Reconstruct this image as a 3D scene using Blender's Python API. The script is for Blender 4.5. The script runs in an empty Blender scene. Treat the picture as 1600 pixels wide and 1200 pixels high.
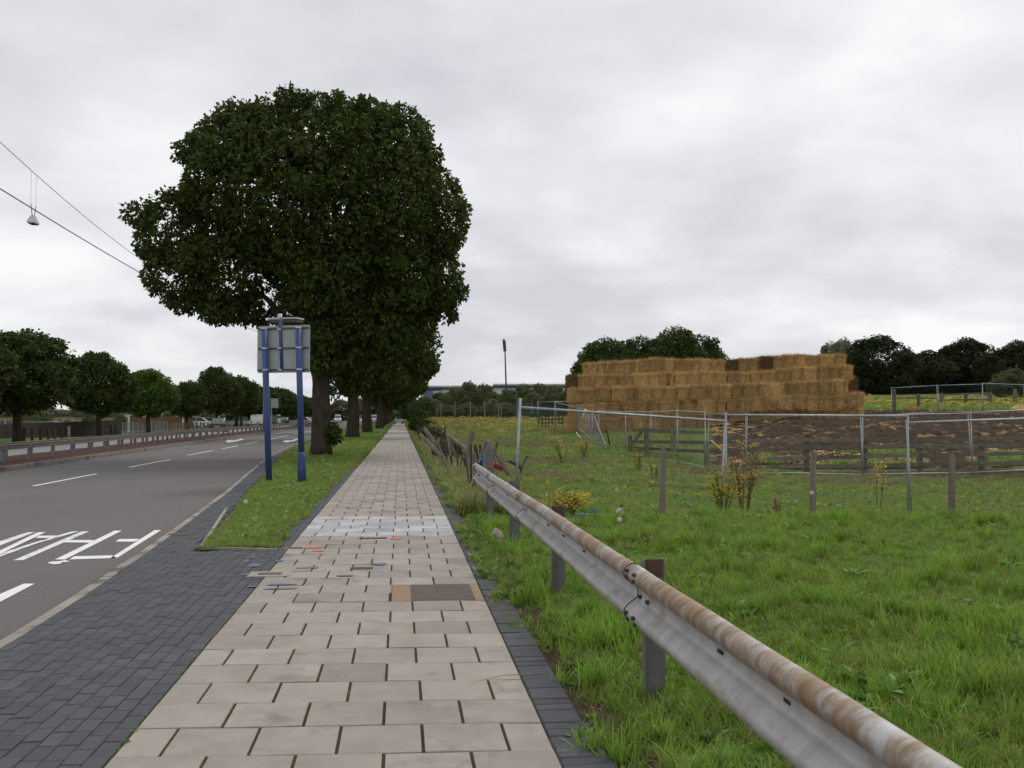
import bpy, math, random
import numpy as np
from mathutils import Vector, Matrix, Euler
S = bpy.context.scene
COL = S.collection
R = math.radians
rng = np.random.default_rng(7)
random.seed(7)

# ------------------------------------------------------------------ camera, sky, sun, exposure
PSI, TH, FPX, CH = R(6.70), R(1.94), 1480.0, 1.6
cam = bpy.data.cameras.new('camera'); camo = bpy.data.objects.new('camera', cam); COL.objects.link(camo)
camo.location = (0, 0, CH); camo.rotation_euler = (R(90) + TH, 0, -PSI)
cam.sensor_width = 36; cam.lens = 36 * FPX / 1600; cam.clip_end = 6000; cam.clip_start = 0.05
S.camera = camo
SUN_EL, SUN_AZ = R(52), R(35)      # azimuth clockwise from +Y
w = bpy.data.worlds.new('World'); S.world = w; w.use_nodes = True
nt = w.node_tree; nt.nodes.clear(); N = nt.nodes.new; L = nt.links.new
out = N('ShaderNodeOutputWorld'); bg = N('ShaderNodeBackground'); bg.inputs[1].default_value = 0.1
sky = N('ShaderNodeTexSky'); sky.sky_type = 'NISHITA'; sky.sun_disc = False
sky.sun_elevation = SUN_EL; sky.sun_rotation = SUN_AZ
tc = N('ShaderNodeTexCoord'); sep = N('ShaderNodeSeparateXYZ'); L(tc.outputs['Generated'], sep.inputs[0])
az = N('ShaderNodeMath'); az.operation = 'ABSOLUTE'; L(sep.outputs[2], az.inputs[0])
ad = N('ShaderNodeMath'); ad.operation = 'ADD'; ad.inputs[1].default_value = 0.24; L(az.outputs[0], ad.inputs[0])
dx = N('ShaderNodeMath'); dx.operation = 'DIVIDE'; L(sep.outputs[0], dx.inputs[0]); L(ad.outputs[0], dx.inputs[1])
dy = N('ShaderNodeMath'); dy.operation = 'DIVIDE'; L(sep.outputs[1], dy.inputs[0]); L(ad.outputs[0], dy.inputs[1])
cmb = N('ShaderNodeCombineXYZ'); L(dx.outputs[0], cmb.inputs[0]); L(dy.outputs[0], cmb.inputs[1])
def wnoise(scale, det, rough, off, dist=0.0):
    m = N('ShaderNodeMapping'); m.inputs['Location'].default_value = off; L(cmb.outputs[0], m.inputs[0])
    n = N('ShaderNodeTexNoise'); n.inputs['Scale'].default_value = scale; n.inputs['Detail'].default_value = det
    n.inputs['Roughness'].default_value = rough; n.inputs['Distortion'].default_value = dist; L(m.outputs[0], n.inputs['Vector']); return n
n1 = wnoise(0.75, 7, 0.52, (3.1, 1.7, 0), 0.3); n2 = wnoise(2.6, 6, 0.5, (8.3, 4.4, 0), 0.2)
mx = N('ShaderNodeMath'); mx.operation = 'MULTIPLY_ADD'; mx.inputs[1].default_value = 0.4; L(n2.outputs[0], mx.inputs[0])
m6 = N('ShaderNodeMath'); m6.operation = 'MULTIPLY'; m6.inputs[1].default_value = 0.6; L(n1.outputs[0], m6.inputs[0]); L(m6.outputs[0], mx.inputs[2])
cr = N('ShaderNodeValToRGB'); e = cr.color_ramp.elements
e[0].position = 0.39; e[0].color = (0.66, 0.662, 0.705, 1)
e[1].position = 0.61; e[1].color = (0.98, 0.98, 0.985, 1)
k = cr.color_ramp.elements.new(0.50); k.color = (0.81, 0.812, 0.845, 1)
L(mx.outputs[0], cr.inputs[0])
sc = N('ShaderNodeVectorMath'); sc.operation = 'SCALE'; sc.inputs[3].default_value = 10.0; L(cr.outputs[0], sc.inputs[0])
mixs = N('ShaderNodeMixRGB'); mixs.inputs[0].default_value = 0.96; L(sky.outputs[0], mixs.inputs[1]); L(sc.outputs[0], mixs.inputs[2])
L(mixs.outputs[0], bg.inputs[0]); L(bg.outputs[0], out.inputs[0])
sl = bpy.data.lights.new('sun', 'SUN'); sl.energy = 1.35; sl.angle = R(22); sl.color = (1, 0.97, 0.92)
so = bpy.data.objects.new('sun', sl); COL.objects.link(so)
sd = Vector((math.sin(SUN_AZ) * math.cos(SUN_EL), math.cos(SUN_AZ) * math.cos(SUN_EL), math.sin(SUN_EL)))
so.rotation_euler = (-sd).to_track_quat('-Z', 'Y').to_euler()
S.view_settings.view_transform = 'Standard'; S.view_settings.look = 'None'
S.view_settings.exposure = 0.0; S.view_settings.gamma = 1.0; S.view_settings.use_curve_mapping = False
S.render.engine = 'CYCLES'

# ------------------------------------------------------------------ measuring helper: a point on a level (z) or at a depth (D) seen at photo pixel px,py
RM = camo.rotation_euler.to_matrix()
def at(px, py=None, z=None, D=None):
    py = 650 if py is None else py
    d = RM @ Vector(((px - 800) / FPX, (600 - py) / FPX, -1.0))
    if D is not None:
        f = Vector((math.sin(PSI), math.cos(PSI), 0)); t = D / d.dot(f)
    else:
        t = (z - CH) / d.z
    p = Vector((0, 0, CH)) + d * t
    return p
def depth(x, y): return x * math.sin(PSI) + y * math.cos(PSI)

# ------------------------------------------------------------------ terrain
def smooth(a, b, t):
    t = np.clip((t - a) / (b - a), 0, 1); return t * t * (3 - 2 * t)
def vnoise(x, y, s=1.0, seed=0.0):
    x = x * s + seed * 3.7; y = y * s - seed * 1.9
    return (np.sin(x * 1.0 + 1.3 * np.sin(y * 0.7 + seed)) + np.sin(y * 1.13 + 1.7 * np.sin(x * 0.61)) +
            0.5 * np.sin(2.3 * x + 1.9 * y + seed) + 0.5 * np.sin(2.9 * y - 1.7 * x)) / 3.0
def hground(x, y):
    x = np.asarray(x, float); y = np.asarray(y, float)
    D = x * math.sin(PSI) + y * math.cos(PSI)
    ratio = np.where(y > 1, x / np.maximum(y, 1), 1.0)
    hl = np.interp(D, [0, 14, 17, 30, 45, 60, 80, 110, 150, 300, 3000], [0, 0, -.12, -.1, .15, .5, .9, 1.2, 1.45, 1.6, 1.6])
    hr = np.interp(D, [0, 15, 17.5, 30, 34, 45, 60, 75, 100, 150, 300, 3000], [0, 0.02, -.36, -.32, -.2, .5, 1.22, 1.9, 2.9, 5.1, 6.5, 6.5])
    t = smooth(0.12, 0.45, ratio)
    h = hl * (1 - t) + hr * t
    h = h + vnoise(x, y, 0.9, 1) * 0.03 * smooth(1.6, 4, x) + vnoise(x, y, 0.25, 2) * 0.06 * smooth(6, 12, x)
    h = np.where(x < 12, h * smooth(0.9, 2.6, x) + 0.0 * x, h)
    h = h - .035 * (1 - smooth(1.0, 1.12, x))
    h = np.where(x < 0.7, np.where(x < -23, -0.12, -0.30), h)
    return h
def H(x, y): return float(hground(x, y))
def pt(px, D):
    p = at(px, D=D); return Vector((p.x, p.y, H(p.x, p.y)))

# ------------------------------------------------------------------ materials
def mat(name, c1, c2=None, scale=6, detail=5, rough=0.85, bump=0.0, bscale=None, metal=0.0, stretch=(1, 1, 1), lo=0.35, hi=0.65,
        rand=0.0, isl=0.0, c3=None, s3=1.0, f3=0.5, spec=0.3, tint=None, trans=0.0, emis=None, w3=0.08, wv=None, wvs=.8):
    m = bpy.data.materials.new(name); m.use_nodes = True; t = m.node_tree; nd = t.nodes.new; lk = t.links.new
    b = t.nodes['Principled BSDF']; b.inputs['Roughness'].default_value = rough; b.inputs['Metallic'].default_value = metal
    b.inputs['Specular IOR Level'].default_value = spec if rough < .88 else min(spec, .08)
    tcn = nd('ShaderNodeTexCoord'); oi = nd('ShaderNodeObjectInfo')
    mp = nd('ShaderNodeMapping'); mp.inputs['Scale'].default_value = stretch; lk(tcn.outputs['Object'], mp.inputs[0])
    ww = nd('ShaderNodeMath'); ww.operation = 'MULTIPLY'; ww.inputs[1].default_value = 41.0; lk(oi.outputs['Random'], ww.inputs[0])
    def noise(sc_, dt):
        n = nd('ShaderNodeTexNoise'); n.noise_dimensions = '4D'; n.inputs['Scale'].default_value = sc_; n.inputs['Detail'].default_value = dt
        n.inputs['Roughness'].default_value = 0.6; lk(mp.outputs[0], n.inputs['Vector']); lk(ww.outputs[0], n.inputs['W']); return n
    def ramp(src, a, b_):
        r = nd('ShaderNodeMapRange'); r.inputs[1].default_value = a; r.inputs[2].default_value = b_; lk(src, r.inputs[0]); return r.outputs[0]
    def mixc(f, a, b_):
        x = nd('ShaderNodeMixRGB')
        if isinstance(f, float): x.inputs[0].default_value = f
        else: lk(f, x.inputs[0])
        for s_, v in ((x.inputs[1], a), (x.inputs[2], b_)):
            if isinstance(v, tuple): s_.default_value = (*v, 1)
            else: lk(v, s_)
        return x.outputs[0]
    col = c1; n = None
    if c2 is not None:
        n = noise(scale, detail); col = mixc(ramp(n.outputs[0], lo, hi), c1, c2)
    if c3 is not None:
        n3 = noise(s3, 4); col = mixc(ramp(n3.outputs[0], f3, f3 + w3), col, c3)
    if tint is not None:
        a = nd('ShaderNodeAttribute'); a.attribute_name = 'tint'; col = mixc(a.outputs['Fac'], col, tint)
    if wv is not None:                                # patches of another growth, fixed in the world
        gp_ = nd('ShaderNodeNewGeometry'); nw = nd('ShaderNodeTexNoise'); nw.inputs['Scale'].default_value = wvs; nw.inputs['Detail'].default_value = 5; nw.inputs['Roughness'].default_value = .65; lk(gp_.outputs['Position'], nw.inputs['Vector']); col = mixc(ramp(nw.outputs[0], .46, .66), col, wv)
    if rand or isl:
        hs = nd('ShaderNodeHueSaturation')
        if isinstance(col, tuple): hs.inputs['Color'].default_value = (*col, 1)
        else: lk(col, hs.inputs['Color'])
        src = oi.outputs['Random']
        if isl:
            ge = nd('ShaderNodeNewGeometry'); sm = nd('ShaderNodeMath'); sm.operation = 'ADD'; lk(ge.outputs['Random Per Island'], sm.inputs[0]); lk(src, sm.inputs[1])
            fr = nd('ShaderNodeMath'); fr.operation = 'FRACT'; lk(sm.outputs[0], fr.inputs[0]); src = fr.outputs[0]
        r = nd('ShaderNodeMapRange'); r.inputs[3].default_value = 1 - max(rand, isl); r.inputs[4].default_value = 1 + max(rand, isl); lk(src, r.inputs[0])
        lk(r.outputs[0], hs.inputs['Value']); col = hs.outputs[0]
    if isinstance(col, tuple): b.inputs['Base Color'].default_value = (*col, 1)
    else: lk(col, b.inputs['Base Color'])
    if bump:
        nb = noise(bscale or scale * 3, 6); bp = nd('ShaderNodeBump'); bp.inputs['Strength'].default_value = bump; bp.inputs['Distance'].default_value = 0.02
        lk(nb.outputs[0], bp.inputs['Height']); lk(bp.outputs[0], b.inputs['Normal'])
    if trans:
        tr = nd('ShaderNodeBsdfTranslucent'); ms = nd('ShaderNodeMixShader'); ms.inputs[0].default_value = trans
        if isinstance(col, tuple): tr.inputs[0].default_value = (*col, 1)
        else: lk(col, tr.inputs[0])
        lk(b.outputs[0], ms.inputs[1]); lk(tr.outputs[0], ms.inputs[2]); lk(ms.outputs[0], t.nodes['Material Output'].inputs[0])
    return m

M = {}
M['slab'] = mat('concrete_slab', (.29, .26, .228), (.35, .318, .283), 4, 6, .9, .25, 90, isl=.10, c3=(.185, .168, .142), s3=3.1, f3=.57, w3=.22)
M['slab_old'] = mat('weathered_slab', (.26, .232, .203), (.33, .30, .265), 4, 6, .9, .25, 90, isl=.12, c3=(.145, .13, .108), s3=2.6, f3=.56, w3=.2)
M['slab_white'] = mat('white_painted_slab', (.42, .425, .43), (.29, .28, .27), 5, 6, .75, .2, 60, isl=.14, c3=(.27, .275, .29), s3=2.2, f3=.5, lo=.45, hi=.7, w3=.2)
M['joint'] = mat('joint_moss', (.035, .042, .016), (.06, .08, .022), 7, 5, .95, .5, 60, c3=(.05, .042, .032), s3=2.2, f3=.46)
M['paver'] = mat('dark_paver', (.062, .064, .072), (.078, .080, .088), 5, 5, .8, .35, 70, isl=.13, c3=(.10, .095, .085), s3=1.3, f3=.63, w3=.15)
M['paver_joint'] = mat('paver_joint', (.025, .027, .024), (.05, .055, .03), 8, 4, .95)
M['asphalt'] = mat('asphalt', (.118, .111, .105), (.142, .134, .127), 30, 10, .85, .5, 90, c3=(.108, .102, .097), s3=.35, f3=.47, w3=.2, stretch=(1, .45, 1))
M['asphalt_far'] = mat('asphalt_sky_sheen', (.19, .19, .19), (.22, .22, .22), 0.4, 6, .6, .2, 60)  # paler base colour stands in for sky reflected at a grazing angle
M['kerb'] = mat('kerb_concrete', (.24, .22, .19), (.32, .30, .26), 5, 6, .9, .4, 60, rand=.1, c3=(.12, .115, .095), s3=1.4, f3=.55)
M['channel'] = mat('channel_concrete', (.10, .096, .088), (.14, .134, .124), 5, 6, .9, .4, 60, rand=.12)
M['paint'] = mat('road_paint', (.74, .74, .72), (.62, .62, .60), 3, 6, .7, .15, 60, lo=.5, hi=.8)
M['paint_worn'] = mat('worn_road_paint', (.70, .70, .68), (.20, .19, .18), 14, 6, .75, .15, 60, lo=.52, hi=.68, stretch=(1, .35, 1))
M['red_median'] = mat('red_median_surface', (.11, .05, .042), (.07, .045, .035), 3, 6, .9, .4, 30)
M['soil'] = mat('soil', (.05, .038, .025), (.085, .065, .04), 4, 6, .95, .6, 30)
M['turf'] = mat('turf', (.042, .09, .014), (.075, .12, .02), 1.3, 8, .95, .6, 14, c3=(.15, .13, .06), s3=.35, f3=.54, w3=.16)
M['field'] = mat('field_turf', (.055, .11, .016), (.105, .14, .026), .9, 9, .95, .7, 8, c3=(.155, .14, .062), s3=.14, f3=.50, w3=.2)
M['yellow_field'] = mat('ragwort_meadow', (.21, .165, .022), (.10, .12, .02), 1.6, 9, .95, .7, 6, c3=(.26, .19, .03), s3=.8, f3=.52, w3=.1)
M['blade'] = mat('grass_blade', (.15, .335, .02), (.225, .39, .038), 2, 3, .55, rand=.32, spec=.35, trans=.3, tint=(.30, .24, .10), wv=(.225, .29, .05), wvs=1.1)
M['blade_dry'] = mat('dry_grass_blade', (.12, .20, .035), (.20, .22, .06), 2, 3, .7, rand=.3, trans=.3, tint=(.30, .25, .13))
M['weed'] = mat('weed_leaf', (.10, .22, .035), (.15, .28, .05), 5, 3, .6, rand=.3, trans=.25)
M['litter'] = mat('dead_leaf', (.25, .12, .04), (.18, .13, .07), 5, 3, .8, rand=.4)
M['leaf'] = mat('chestnut_leaf', (.032, .066, .009), (.058, .094, .014), .5, 5, .6, spec=.2, trans=.22, tint=(.085, .10, .016), wv=(.048, .078, .010), wvs=.5)
M['leaf2'] = mat('roadside_leaf', (.028, .062, .010), (.048, .085, .015), .5, 5, .6, spec=.2, trans=.22, tint=(.085, .10, .02))
M['leaf3'] = mat('pale_green_leaf', (.06, .12, .018), (.085, .15, .025), .5, 5, .6, spec=.2, trans=.28, tint=(.12, .17, .03))
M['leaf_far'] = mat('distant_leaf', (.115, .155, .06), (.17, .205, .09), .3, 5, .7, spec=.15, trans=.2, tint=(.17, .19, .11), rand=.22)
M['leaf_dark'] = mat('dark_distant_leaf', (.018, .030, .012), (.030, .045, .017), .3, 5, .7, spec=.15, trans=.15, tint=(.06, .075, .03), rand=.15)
M['bark'] = mat('bark', (.038, .031, .025), (.075, .063, .05), 6, 8, .95, 2.0, 9, stretch=(1, 1, .3), c3=(.04, .05, .02), s3=1.2, f3=.56)
M['galv'] = mat('galvanised_steel', (.30, .31, .33), (.42, .43, .45), 8, 5, .5, .1, 40, metal=.55, spec=.5)
M['wire'] = mat('thin_wire', (.16, .17, .17), rough=.7)
M['galv_dull'] = mat('dull_galvanised', (.16, .17, .18), (.24, .24, .25), 8, 5, .6, .1, 40, metal=.4, rand=.12)
M['barrier_far'] = mat('far_barrier_steel', (.17, .152, .13), (.23, .205, .18), 3, 5, .6, .1, 20, metal=.3, rand=.08, c3=(.20, .15, .10), s3=.8, f3=.6)
M['post_steel'] = mat('barrier_post_steel', (.12, .12, .12), (.19, .185, .18), 9, 6, .65, .2, 40, metal=.3, c3=(.17, .085, .045), s3=4, f3=.58, stretch=(1, 1, .4))
M['rust_top'] = mat('rusty_post_top', (.12, .065, .042), (.075, .05, .04), 9, 6, .8, .3, 40)
M['bolt'] = mat('bolt', (.05, .045, .04), (.10, .07, .05), 20, 3, .6, metal=.4)
M['seam'] = mat('seam_edge', (.02, .02, .022), rough=.7)
M['blue'] = mat('blue_post_paint', (.035, .065, .19), (.045, .08, .22), 4, 5, .5, .1, 30, spec=.4, c3=(.07, .09, .15), s3=3, f3=.68)
M['blue_base'] = mat('scuffed_blue_paint', (.035, .065, .18), (.05, .08, .18), 6, 5, .55, .1, 30, c3=(.15, .16, .17), s3=8, f3=.64)
M['sign_back'] = mat('sign_back_grey', (.30, .34, .33), (.34, .38, .37), 2, 5, .55, .05, 20, spec=.4)
M['alu'] = mat('aluminium', (.45, .47, .48), (.55, .56, .57), 5, 4, .4, metal=.5)
M['dark_metal'] = mat('dark_metal', (.05, .06, .06), (.07, .08, .08), 5, 4, .5)
M['iron'] = mat('cast_iron', (.085, .065, .055), (.12, .095, .08), 10, 6, .8, .6, 60)
M['orange'] = mat('orange_marking_paint', (.50, .15, .08), (.27, .21, .17), 9, 6, .8, lo=.45, hi=.65)
M['blue_paint'] = mat('blue_marking_paint', (.08, .18, .38), (.13, .13, .135), 14, 6, .8, lo=.38, hi=.55)
M['sand_tile'] = mat('sand_tile', (.25, .18, .12), (.30, .22, .15), 6, 6, .9, .2, 60)
M['wood'] = mat('weathered_wood', (.15, .13, .105), (.25, .22, .185), 9, 7, .9, .5, 30, stretch=(1, 1, .15), rand=.2)
M['wood_h'] = mat('weathered_rail_wood', (.12, .105, .078), (.20, .178, .135), 6, 7, .9, .4, 30, rand=.2)
M['wood_dark'] = mat('dark_old_wood', (.045, .038, .03), (.09, .075, .055), 9, 7, .95, .5, 30, stretch=(1, 1, .2), rand=.25)
M['board'] = mat('brown_board', (.062, .056, .044), (.085, .076, .06), 4, 6, .9, .3, 20, stretch=(1, 1, .2), rand=.16)
M['straw'] = mat('straw', (.38, .235, .095), (.68, .47, .215), 9, 7, .9, 1.0, 30, stretch=(1.6, 1, .22), rand=.22, c3=(.17, .10, .04), s3=1.4, f3=.52, w3=.2)
M['straw_dark'] = mat('dark_straw', (.13, .085, .045), (.20, .13, .065), 5, 7, .9, 1.0, 22, stretch=(1, 1, .35), rand=.15)  # darker, browner straw colour for a few bales and heaps
M['straw_bit'] = mat('loose_straw', (.60, .42, .19), (.44, .29, .12), 9, 4, .9, rand=.2)
M['muck'] = mat('muck', (.022, .014, .009), (.07, .042, .025), 1.6, 9, .95, 1.0, 9, c3=(.24, .15, .075), s3=1.1, f3=.57, w3=.07, stretch=(.5, 1.6, 1))
M['white'] = mat('white_paint_body', (.72, .73, .74), rough=.35, spec=.5)
M['silver'] = mat('silver_body', (.40, .42, .44), rough=.3, metal=.4, spec=.5)
M['dark_body'] = mat('dark_blue_body', (.03, .04, .055), rough=.3, spec=.5)
M['black_body'] = mat('black_body', (.022, .022, .025), rough=.3, spec=.5)
M['glass'] = mat('dark_glass', (.05, .065, .07), rough=.08, spec=.8)
M['tyre'] = mat('tyre', (.02, .02, .02), rough=.9)
M['lamp_red'] = mat('red_lamp', (.30, .02, .02), rough=.3)
M['lamp_clear'] = mat('headlamp', (.6, .6, .6), rough=.15)
M['plate'] = mat('yellow_plate', (.6, .45, .08), rough=.5)
M['clad_blue'] = mat('blue_cladding', (.12, .17, .30), (.14, .19, .33), 2, 3, .6)
M['clad_white'] = mat('white_cladding', (.50, .52, .54), (.56, .58, .60), 2, 3, .6)
M['fascia'] = mat('dark_fascia', (.07, .09, .13), rough=.6)
M['beige'] = mat('beige_render', (.36, .28, .17), (.40, .32, .2), 2, 5, .9)
M['red_brick'] = mat('brown_brick_wall', (.14, .075, .05), (.18, .10, .065), 3, 5, .9, .3, 20)
M['yellow'] = mat('ragwort_yellow', (.58, .42, .02), (.45, .33, .02), 20, 2, .7, rand=.15, trans=.15)
M['brown_flower'] = mat('faded_flower', (.26, .15, .05), (.33, .22, .07), 20, 2, .8, rand=.2)
M['stem'] = mat('reddish_stem', (.13, .075, .03), (.16, .12, .035), 9, 2, .8)
M['white_flower'] = mat('white_petals', (.72, .72, .70), rough=.8, trans=.2)
M['green_stem'] = mat('green_stem', (.13, .20, .05), rough=.7)
M['rubble'] = mat('rubble_stone', (.42, .37, .31), (.30, .26, .22), 6, 6, .9, .5, 30)
M['brick'] = mat('old_red_brick', (.30, .105, .055), (.22, .08, .045), 9, 6, .9, .5, 40)
M['rope'] = mat('blue_rope', (.05, .22, .50), (.04, .16, .38), 30, 3, .7)
M['white_stub'] = mat('flaking_white_paint', (.62, .62, .60), (.12, .10, .085), 11, 6, .85, .4, 40, lo=.46, hi=.58)
M['net'] = mat('green_netting', (.03, .07, .05), (.045, .09, .06), 5, 4, .9)
M['orange_heap'] = mat('orange_soil', (.34, .14, .05), (.25, .12, .05), 5, 4, .9)
M['brown_tile'] = M['sand_tile']

def rustmat():
    m = bpy.data.materials.new('rust_streaked_rail'); m.use_nodes = True; t = m.node_tree; nd = t.nodes.new; lk = t.links.new
    b = t.nodes['Principled BSDF']; b.inputs['Metallic'].default_value = .25; b.inputs['Specular IOR Level'].default_value = .5
    tcn = nd('ShaderNodeTexCoord'); oi = nd('ShaderNodeObjectInfo')
    def noise(stretch, s, d, off=0, r=.6):
        mp = nd('ShaderNodeMapping'); mp.inputs['Scale'].default_value = stretch; mp.inputs['Location'].default_value = (off, off, off); lk(tcn.outputs['Object'], mp.inputs[0])
        n = nd('ShaderNodeTexNoise'); n.inputs['Scale'].default_value = s; n.inputs['Detail'].default_value = d; n.inputs['Roughness'].default_value = r
        lk(mp.outputs[0], n.inputs['Vector']); return n.outputs[0]
    def rmp(s, a, b_, c=0, d=1):
        r = nd('ShaderNodeMapRange'); r.interpolation_type = 'SMOOTHSTEP'; lk(s, r.inputs[0]); r.inputs[1].default_value = a; r.inputs[2].default_value = b_; r.inputs[3].default_value = c; r.inputs[4].default_value = d; return r.outputs[0]
    def mul(a, b_, op='MULTIPLY'):
        x = nd('ShaderNodeMath'); x.operation = op; lk(a, x.inputs[0])
        if isinstance(b_, float): x.inputs[1].default_value = b_
        else: lk(b_, x.inputs[1])
        return x.outputs[0]
    def mc(f, a, b_):
        x = nd('ShaderNodeMixRGB'); lk(f, x.inputs[0])
        for s_, v in ((x.inputs[1], a), (x.inputs[2], b_)):
            if isinstance(v, tuple): s_.default_value = (*v, 1)
            else: lk(v, s_)
        return x.outputs[0]
    sp = nd('ShaderNodeSeparateXYZ'); lk(tcn.outputs['Object'], sp.inputs[0])
    base = mc(rmp(noise((2, 4, 2), 1.6, 7), .3, .7), (.34, .335, .33), (.44, .435, .425))
    base = mc(rmp(noise((2, 1, 3), 3, 6, 5), .52, .72), base, (.23, .20, .17))
    # bands of rust across the upper rib, strongest towards the nearer lengths
    hi = rmp(sp.outputs[2], .645, .685)
    near = rmp(sp.outputs[1], 15.5, 7.0, .25, 1.0)
    fine = noise((1.2, 5, 3), 2.2, 8, 0, .7); big = noise((1, 2.2, 7), 1.0, 4, 9)
    s = mul(mul(fine, .5), mul(big, .5), 'ADD')
    rust = mul(mul(rmp(s, .38, .56), hi), near)
    rustc = mc(rmp(noise((3, 25, 3), 1, 4, 2), .3, .7), (.15, .088, .036), (.28, .185, .09))
    low = mul(rmp(noise((.8, 10, 1.5), 1.5, 5, 17), .47, .68), rmp(sp.outputs[2], .60, .52, 0, .42))
    col = mc(mul(low, 1.0), base, (.24, .19, .15))
    col = mc(mul(rust, .92), col, rustc)
    wear = mul(rmp(noise((1.5, 5, 2), 2.2, 6, 30), .56, .70), hi)
    col = mc(mul(wear, .28), col, (.55, .53, .50))
    lk(col, b.inputs['Base Color']); rr = rmp(rust, 0, 1, .42, .62); lk(rr, b.inputs['Roughness'])
    bp = nd('ShaderNodeBump'); bp.inputs['Strength'].default_value = .15; bp.inputs['Distance'].default_value = .01; lk(noise((1, 1, 1), 40, 5), bp.inputs['Height']); lk(bp.outputs[0], b.inputs['Normal'])
    return m
M['rail'] = rustmat()

# ------------------------------------------------------------------ mesh helpers
class MB:
    def __init__(s): s.v = []; s.f = []
    def box(s, c, d, rot=None, taper=1.0):
        i = len(s.v); m = rot if rot is not None else Matrix.Identity(3)
        for z in (-1, 1):
            k = taper if z > 0 else 1.0
            for x, y in ((-1, -1), (1, -1), (1, 1), (-1, 1)):
                s.v.append(tuple(Vector(c) + m @ Vector((x * d[0] / 2 * k, y * d[1] / 2 * k, z * d[2] / 2))))
        s.f += [(i, i + 3, i + 2, i + 1), (i + 4, i + 5, i + 6, i + 7), (i, i + 1, i + 5, i + 4), (i + 1, i + 2, i + 6, i + 5), (i + 2, i + 3, i + 7, i + 6), (i + 3, i, i + 4, i + 7)]
        return s
    def bevbox(s, c, d, b, rot=None):          # box with a chamfered top rim
        i = len(s.v); m = rot if rot is not None else Matrix.Identity(3)
        for z, k in ((-.5 * d[2], 0), (.5 * d[2] - b, 0), (.5 * d[2], b)):
            for x, y in ((-1, -1), (1, -1), (1, 1), (-1, 1)):
                s.v.append(tuple(Vector(c) + m @ Vector((x * (d[0] / 2 - k), y * (d[1] / 2 - k), z))))
        for a in (0, 4):
            for q in range(4): s.f.append((i + a + q, i + a + (q + 1) % 4, i + a + 4 + (q + 1) % 4, i + a + 4 + q))
        s.f += [(i + 8, i + 9, i + 10, i + 11), (i + 3, i + 2, i + 1, i)]
        return s
    def tube(s, pts, rad, n=8, cap=True, jit=0.0):
        pts = [Vector(p) for p in pts]; rad = rad if isinstance(rad, (list, tuple)) else [rad] * len(pts)
        i0 = len(s.v); up = None
        for j, p in enumerate(pts):
            t = (pts[min(j + 1, len(pts) - 1)] - pts[max(j - 1, 0)]).normalized()
            if up is None: up = t.orthogonal().normalized()
            up = (up - t * up.dot(t)).normalized(); sd_ = t.cross(up)
            for q in range(n):
                a = 2 * math.pi * q / n; r = rad[j] * (1 + jit * random.uniform(-1, 1))
                s.v.append(tuple(p + (up * math.cos(a) + sd_ * math.sin(a)) * r))
        for j in range(len(pts) - 1):
            for q in range(n):
                a = i0 + j * n + q; b = i0 + j * n + (q + 1) % n; s.f.append((a, b, b + n, a + n))
        if cap: s.f += [tuple(i0 + q for q in reversed(range(n))), tuple(i0 + (len(pts) - 1) * n + q for q in range(n))]
        return s
    def poly(s, pts):
        i = len(s.v); s.v += [tuple(p) for p in pts]; s.f.append(tuple(range(i, i + len(pts)))); return s
    def prism(s, pts, h):                     # polygon (ccw, at its z) extruded up by h
        i = len(s.v); n = len(pts); s.v += [tuple(p) for p in pts] + [(p[0], p[1], p[2] + h) for p in pts]
        s.f += [tuple(i + q for q in reversed(range(n))), tuple(i + n + q for q in range(n))]
        for q in range(n): s.f.append((i + q, i + (q + 1) % n, i + n + (q + 1) % n, i + n + q))
        return s
    def build(s, name, m, parent=None, smooth_=False, **kw):
        me = bpy.data.meshes.new(name); me.from_pydata(s.v, [], s.f); me.update()
        if smooth_: me.polygons.foreach_set('use_smooth', [True] * len(me.polygons))
        return link(name, me, m, parent, **kw)
def link(name, me, m, parent=None, kind=None, label=None, cat=None, group=None, loc=None):
    if m is not None and len(me.materials) == 0: me.materials.append(M[m] if isinstance(m, str) else m)
    o = bpy.data.objects.new(name, me); COL.objects.link(o)
    if parent is not None: o.parent = parent
    if loc is not None: o.location = loc
    tag(o, label, cat, group, kind); return o
def tag(o, label=None, cat=None, group=None, kind=None):
    if kind: o['kind'] = kind
    if label: o['label'] = label
    if cat: o['category'] = cat
    if group: o['group'] = group
    return o
def thing(name, label, cat, loc=(0, 0, 0), rz=0.0, group=None):
    o = bpy.data.objects.new(name, None); COL.objects.link(o); o.location = loc; o.rotation_euler = (0, 0, rz); o.empty_display_size = .2
    return tag(o, label, cat, group)
def dup(root, loc, rz=None, scale=None, label=None, group=None, par=None):
    r = root.copy(); COL.objects.link(r)
    if par is None:
        r.location = loc
        if rz is not None: r.rotation_euler = (0, 0, rz)
        if scale is not None: r.scale = scale if isinstance(scale, (tuple, list)) else (scale,) * 3
        if label: r['label'] = label
        if group: r['group'] = group
    else: r.parent = par
    for ch in list(root.children): dup(ch, None, par=r)
    return r
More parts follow.
